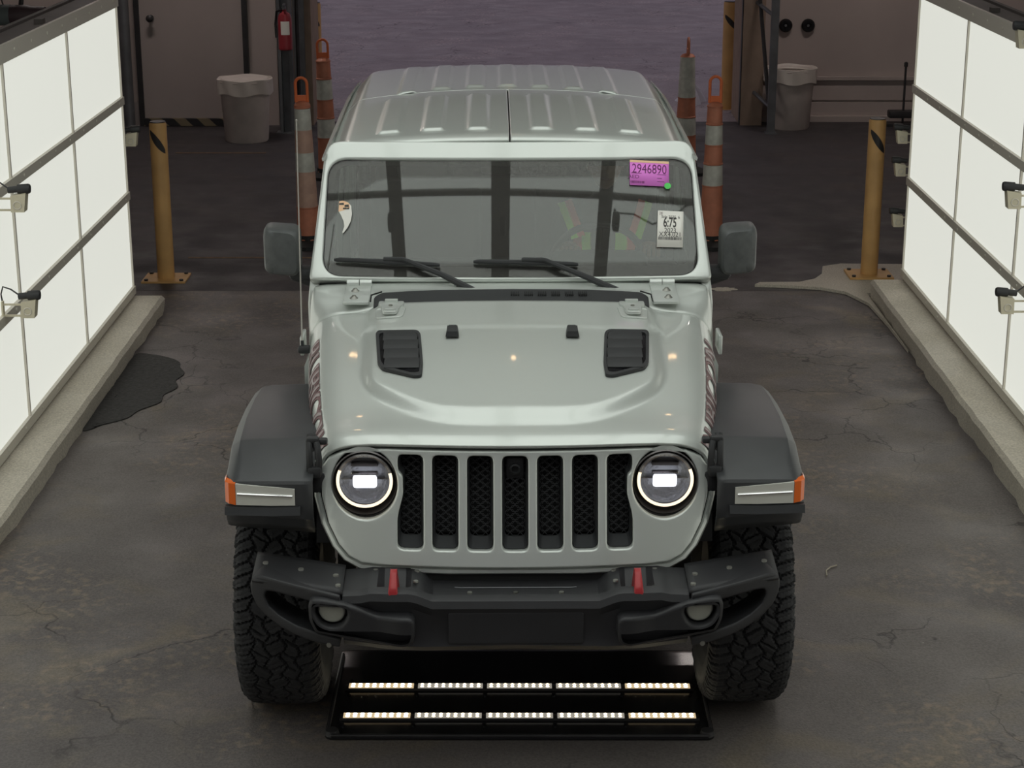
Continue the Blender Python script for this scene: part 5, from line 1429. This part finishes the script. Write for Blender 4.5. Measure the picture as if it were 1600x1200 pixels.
# grey pole by the left wall and duct above the left light wall
tag(MB().tube([(-3.88, 18.6, 0), (-3.88, 18.6, 4.0)], 0.055, 20).box((-3.88, 18.6, 0.01), (0.16, 0.16, 0.02)).build('support_pole', M['steel']), 'dark grey vertical pole behind the left front bollard', 'pole')
t = thing('stand', (3.95, 18.9, 0), 'thin dark stand on the floor near the right light wall', 'stand')
MB().tube([(0, 0, 0.03), (0, 0, 0.62)], 0.012, 8).lathe([(0.02, 0.60), (0.02, 0.64), (0, 0.65)], n=12).build('stem', M['darkmetal'], t)
MB().rbox((0, 0, 0.12), (0.30, 0.14, 0.07), 0.01).box((0, 0, 0.015), (0.35, 0.2, 0.03)).build('foot', M['darkmetal'], t)
t = thing('ventilation_duct', (-3.70, 13.6, 1.67), 'horizontal grey duct above the left light wall with dark flexible end', 'duct')
MB().tube([(-1.2, 0, 0), (0.05, 0, 0)], 0.075, 28).build('duct_tube', M['duct'], t)
MB().tube([(0.05, 0, 0), (0.18, 0, 0.0), (0.19, 0, 0.0), (0.30, 0, 0.0)], [0.072, 0.072, 0.066, 0.06], 28).build('duct_end', M['duct2'], t)
MB().tube([(0.0, 0, 0.07), (-0.2, 0, 0.9)], 0.006, 6).tube([(0.1, 0.1, 0.05), (0.3, 0.2, 1.5)], 0.02, 6).build('hanger', M['darkmetal'], t)
# snow heap outside and the painted floor lines
def fs(u, v):
    a = 2 * pi * u; r = v
    k = 1 + 0.25 * math.sin(a * 3) + 0.12 * math.sin(a * 7 + 1)
    return (0.15 * r * k * math.cos(a), 0.25 * r * k * math.sin(a), 0.17 * (1 - r ** 2) * (1 + .3 * math.sin(a * 4)) )
tag(MB().grid(fs, 36, 10).build('snow_heap', M['snow'], loc=(1.93, 20.4, 0.0)), 'small heap of snow outside the doorway beside the right channelizers', 'snow')
M['line'] = mat('faded_floor_line', (0.16, 0.09, 0.04), 0.7, noise=0.35, nscale=20)
for x0, x1, y, lb in ((-2.36, -0.9, 13.05, 'faded orange floor line right of the left front bollard'), (-3.2, -2.35, 17.3, 'short faded orange floor line behind the left front bollard')):
    tag(MB().box(((x0 + x1) / 2, y, 0.0035), (x1 - x0, 0.03, 0.003)).build('floor_line', M['line']), lb, 'floor line')
# twig on the asphalt
p = atZ(1300, 892, 0.006)
tag(MB().tube([(p.x - .03, p.y - .05, .006), (p.x - .025, p.y, .008), (p.x, p.y + .04, .007), (p.x + .03, p.y + .06, .006)], 0.0035, 6).build('twig', mat('dry_twig', (0.34, 0.30, 0.24), 0.8)), 'thin pale curved twig on the asphalt right of the front tyre', 'twig')

# ------------------------------------------------------------------ ground plate with two LED bars
t = thing('floor_light_plate', (0.015, 6.15, 0), 'black floor plate with two glowing LED bars under the vehicle front', 'floor light')
pb = plate([rrect(0, 0, 1.36, 0.70, 0.03)], 0.012, lambda x, y, d: (x, y, 0.008 + d), 0.003)
for x in frange(-0.62, 0.62, 0.248):
    for y in (-0.27, -0.15, -0.035, 0.085): pb.lathe([(0.006, 0.014), (0.006, 0.018), (0, 0.0185)], (x, y, 0), n=8)
pl = pb.build('base_plate', M['gloss'], t)
for sx in (-1, 1):
    MB().lathe([(0.026, 0.014), (0.022, 0.03), (0, 0.032)], (sx * 0.655, -0.325, 0), n=20).build('corner_foot', M['darkmetal'], t)
MB().tube([(-0.67, 0.3, 0.02), (-0.67, -0.33, 0.02), (-0.655, -0.35, 0.02), (0.655, -0.35, 0.02), (0.67, -0.33, 0.02), (0.67, 0.3, 0.02)], 0.006, 8).build('edge_cable', M['darkmetal'], t)
for yb in (0.022, -0.211):
    w = 1.265
    bar = MB().rbox((0, yb, 0.018), (w + 0.01, 0.04, 0.012), 0.003).build('led_bar', M['darkmetal'], t)
    sw = w / 5
    for k in range(5):
        xc = -w / 2 + sw * (k + .5); bright = k in (0, 4)
        MB().box((xc, yb, 0.0255), (sw - 0.016, 0.034, 0.004)).build('diffuser', M['led_glow'] if bright else M['led_dim'], bar)
        d = MB()
        for q in range(9):
            for yy in (-0.0085, 0.0085):
                d.lathe([(0.0078 if bright else 0.0066, 0.0), (0.004, 0.002), (0, 0.0025)], (xc - sw / 2 + sw * (q + .9) / 9.8, yb + yy, 0.0276), n=8)
        d.build('led_dots', M['led_white'] if bright else M['led_warm'], bar)

for o in C.objects:
    if '_o' in o: del o['_o']
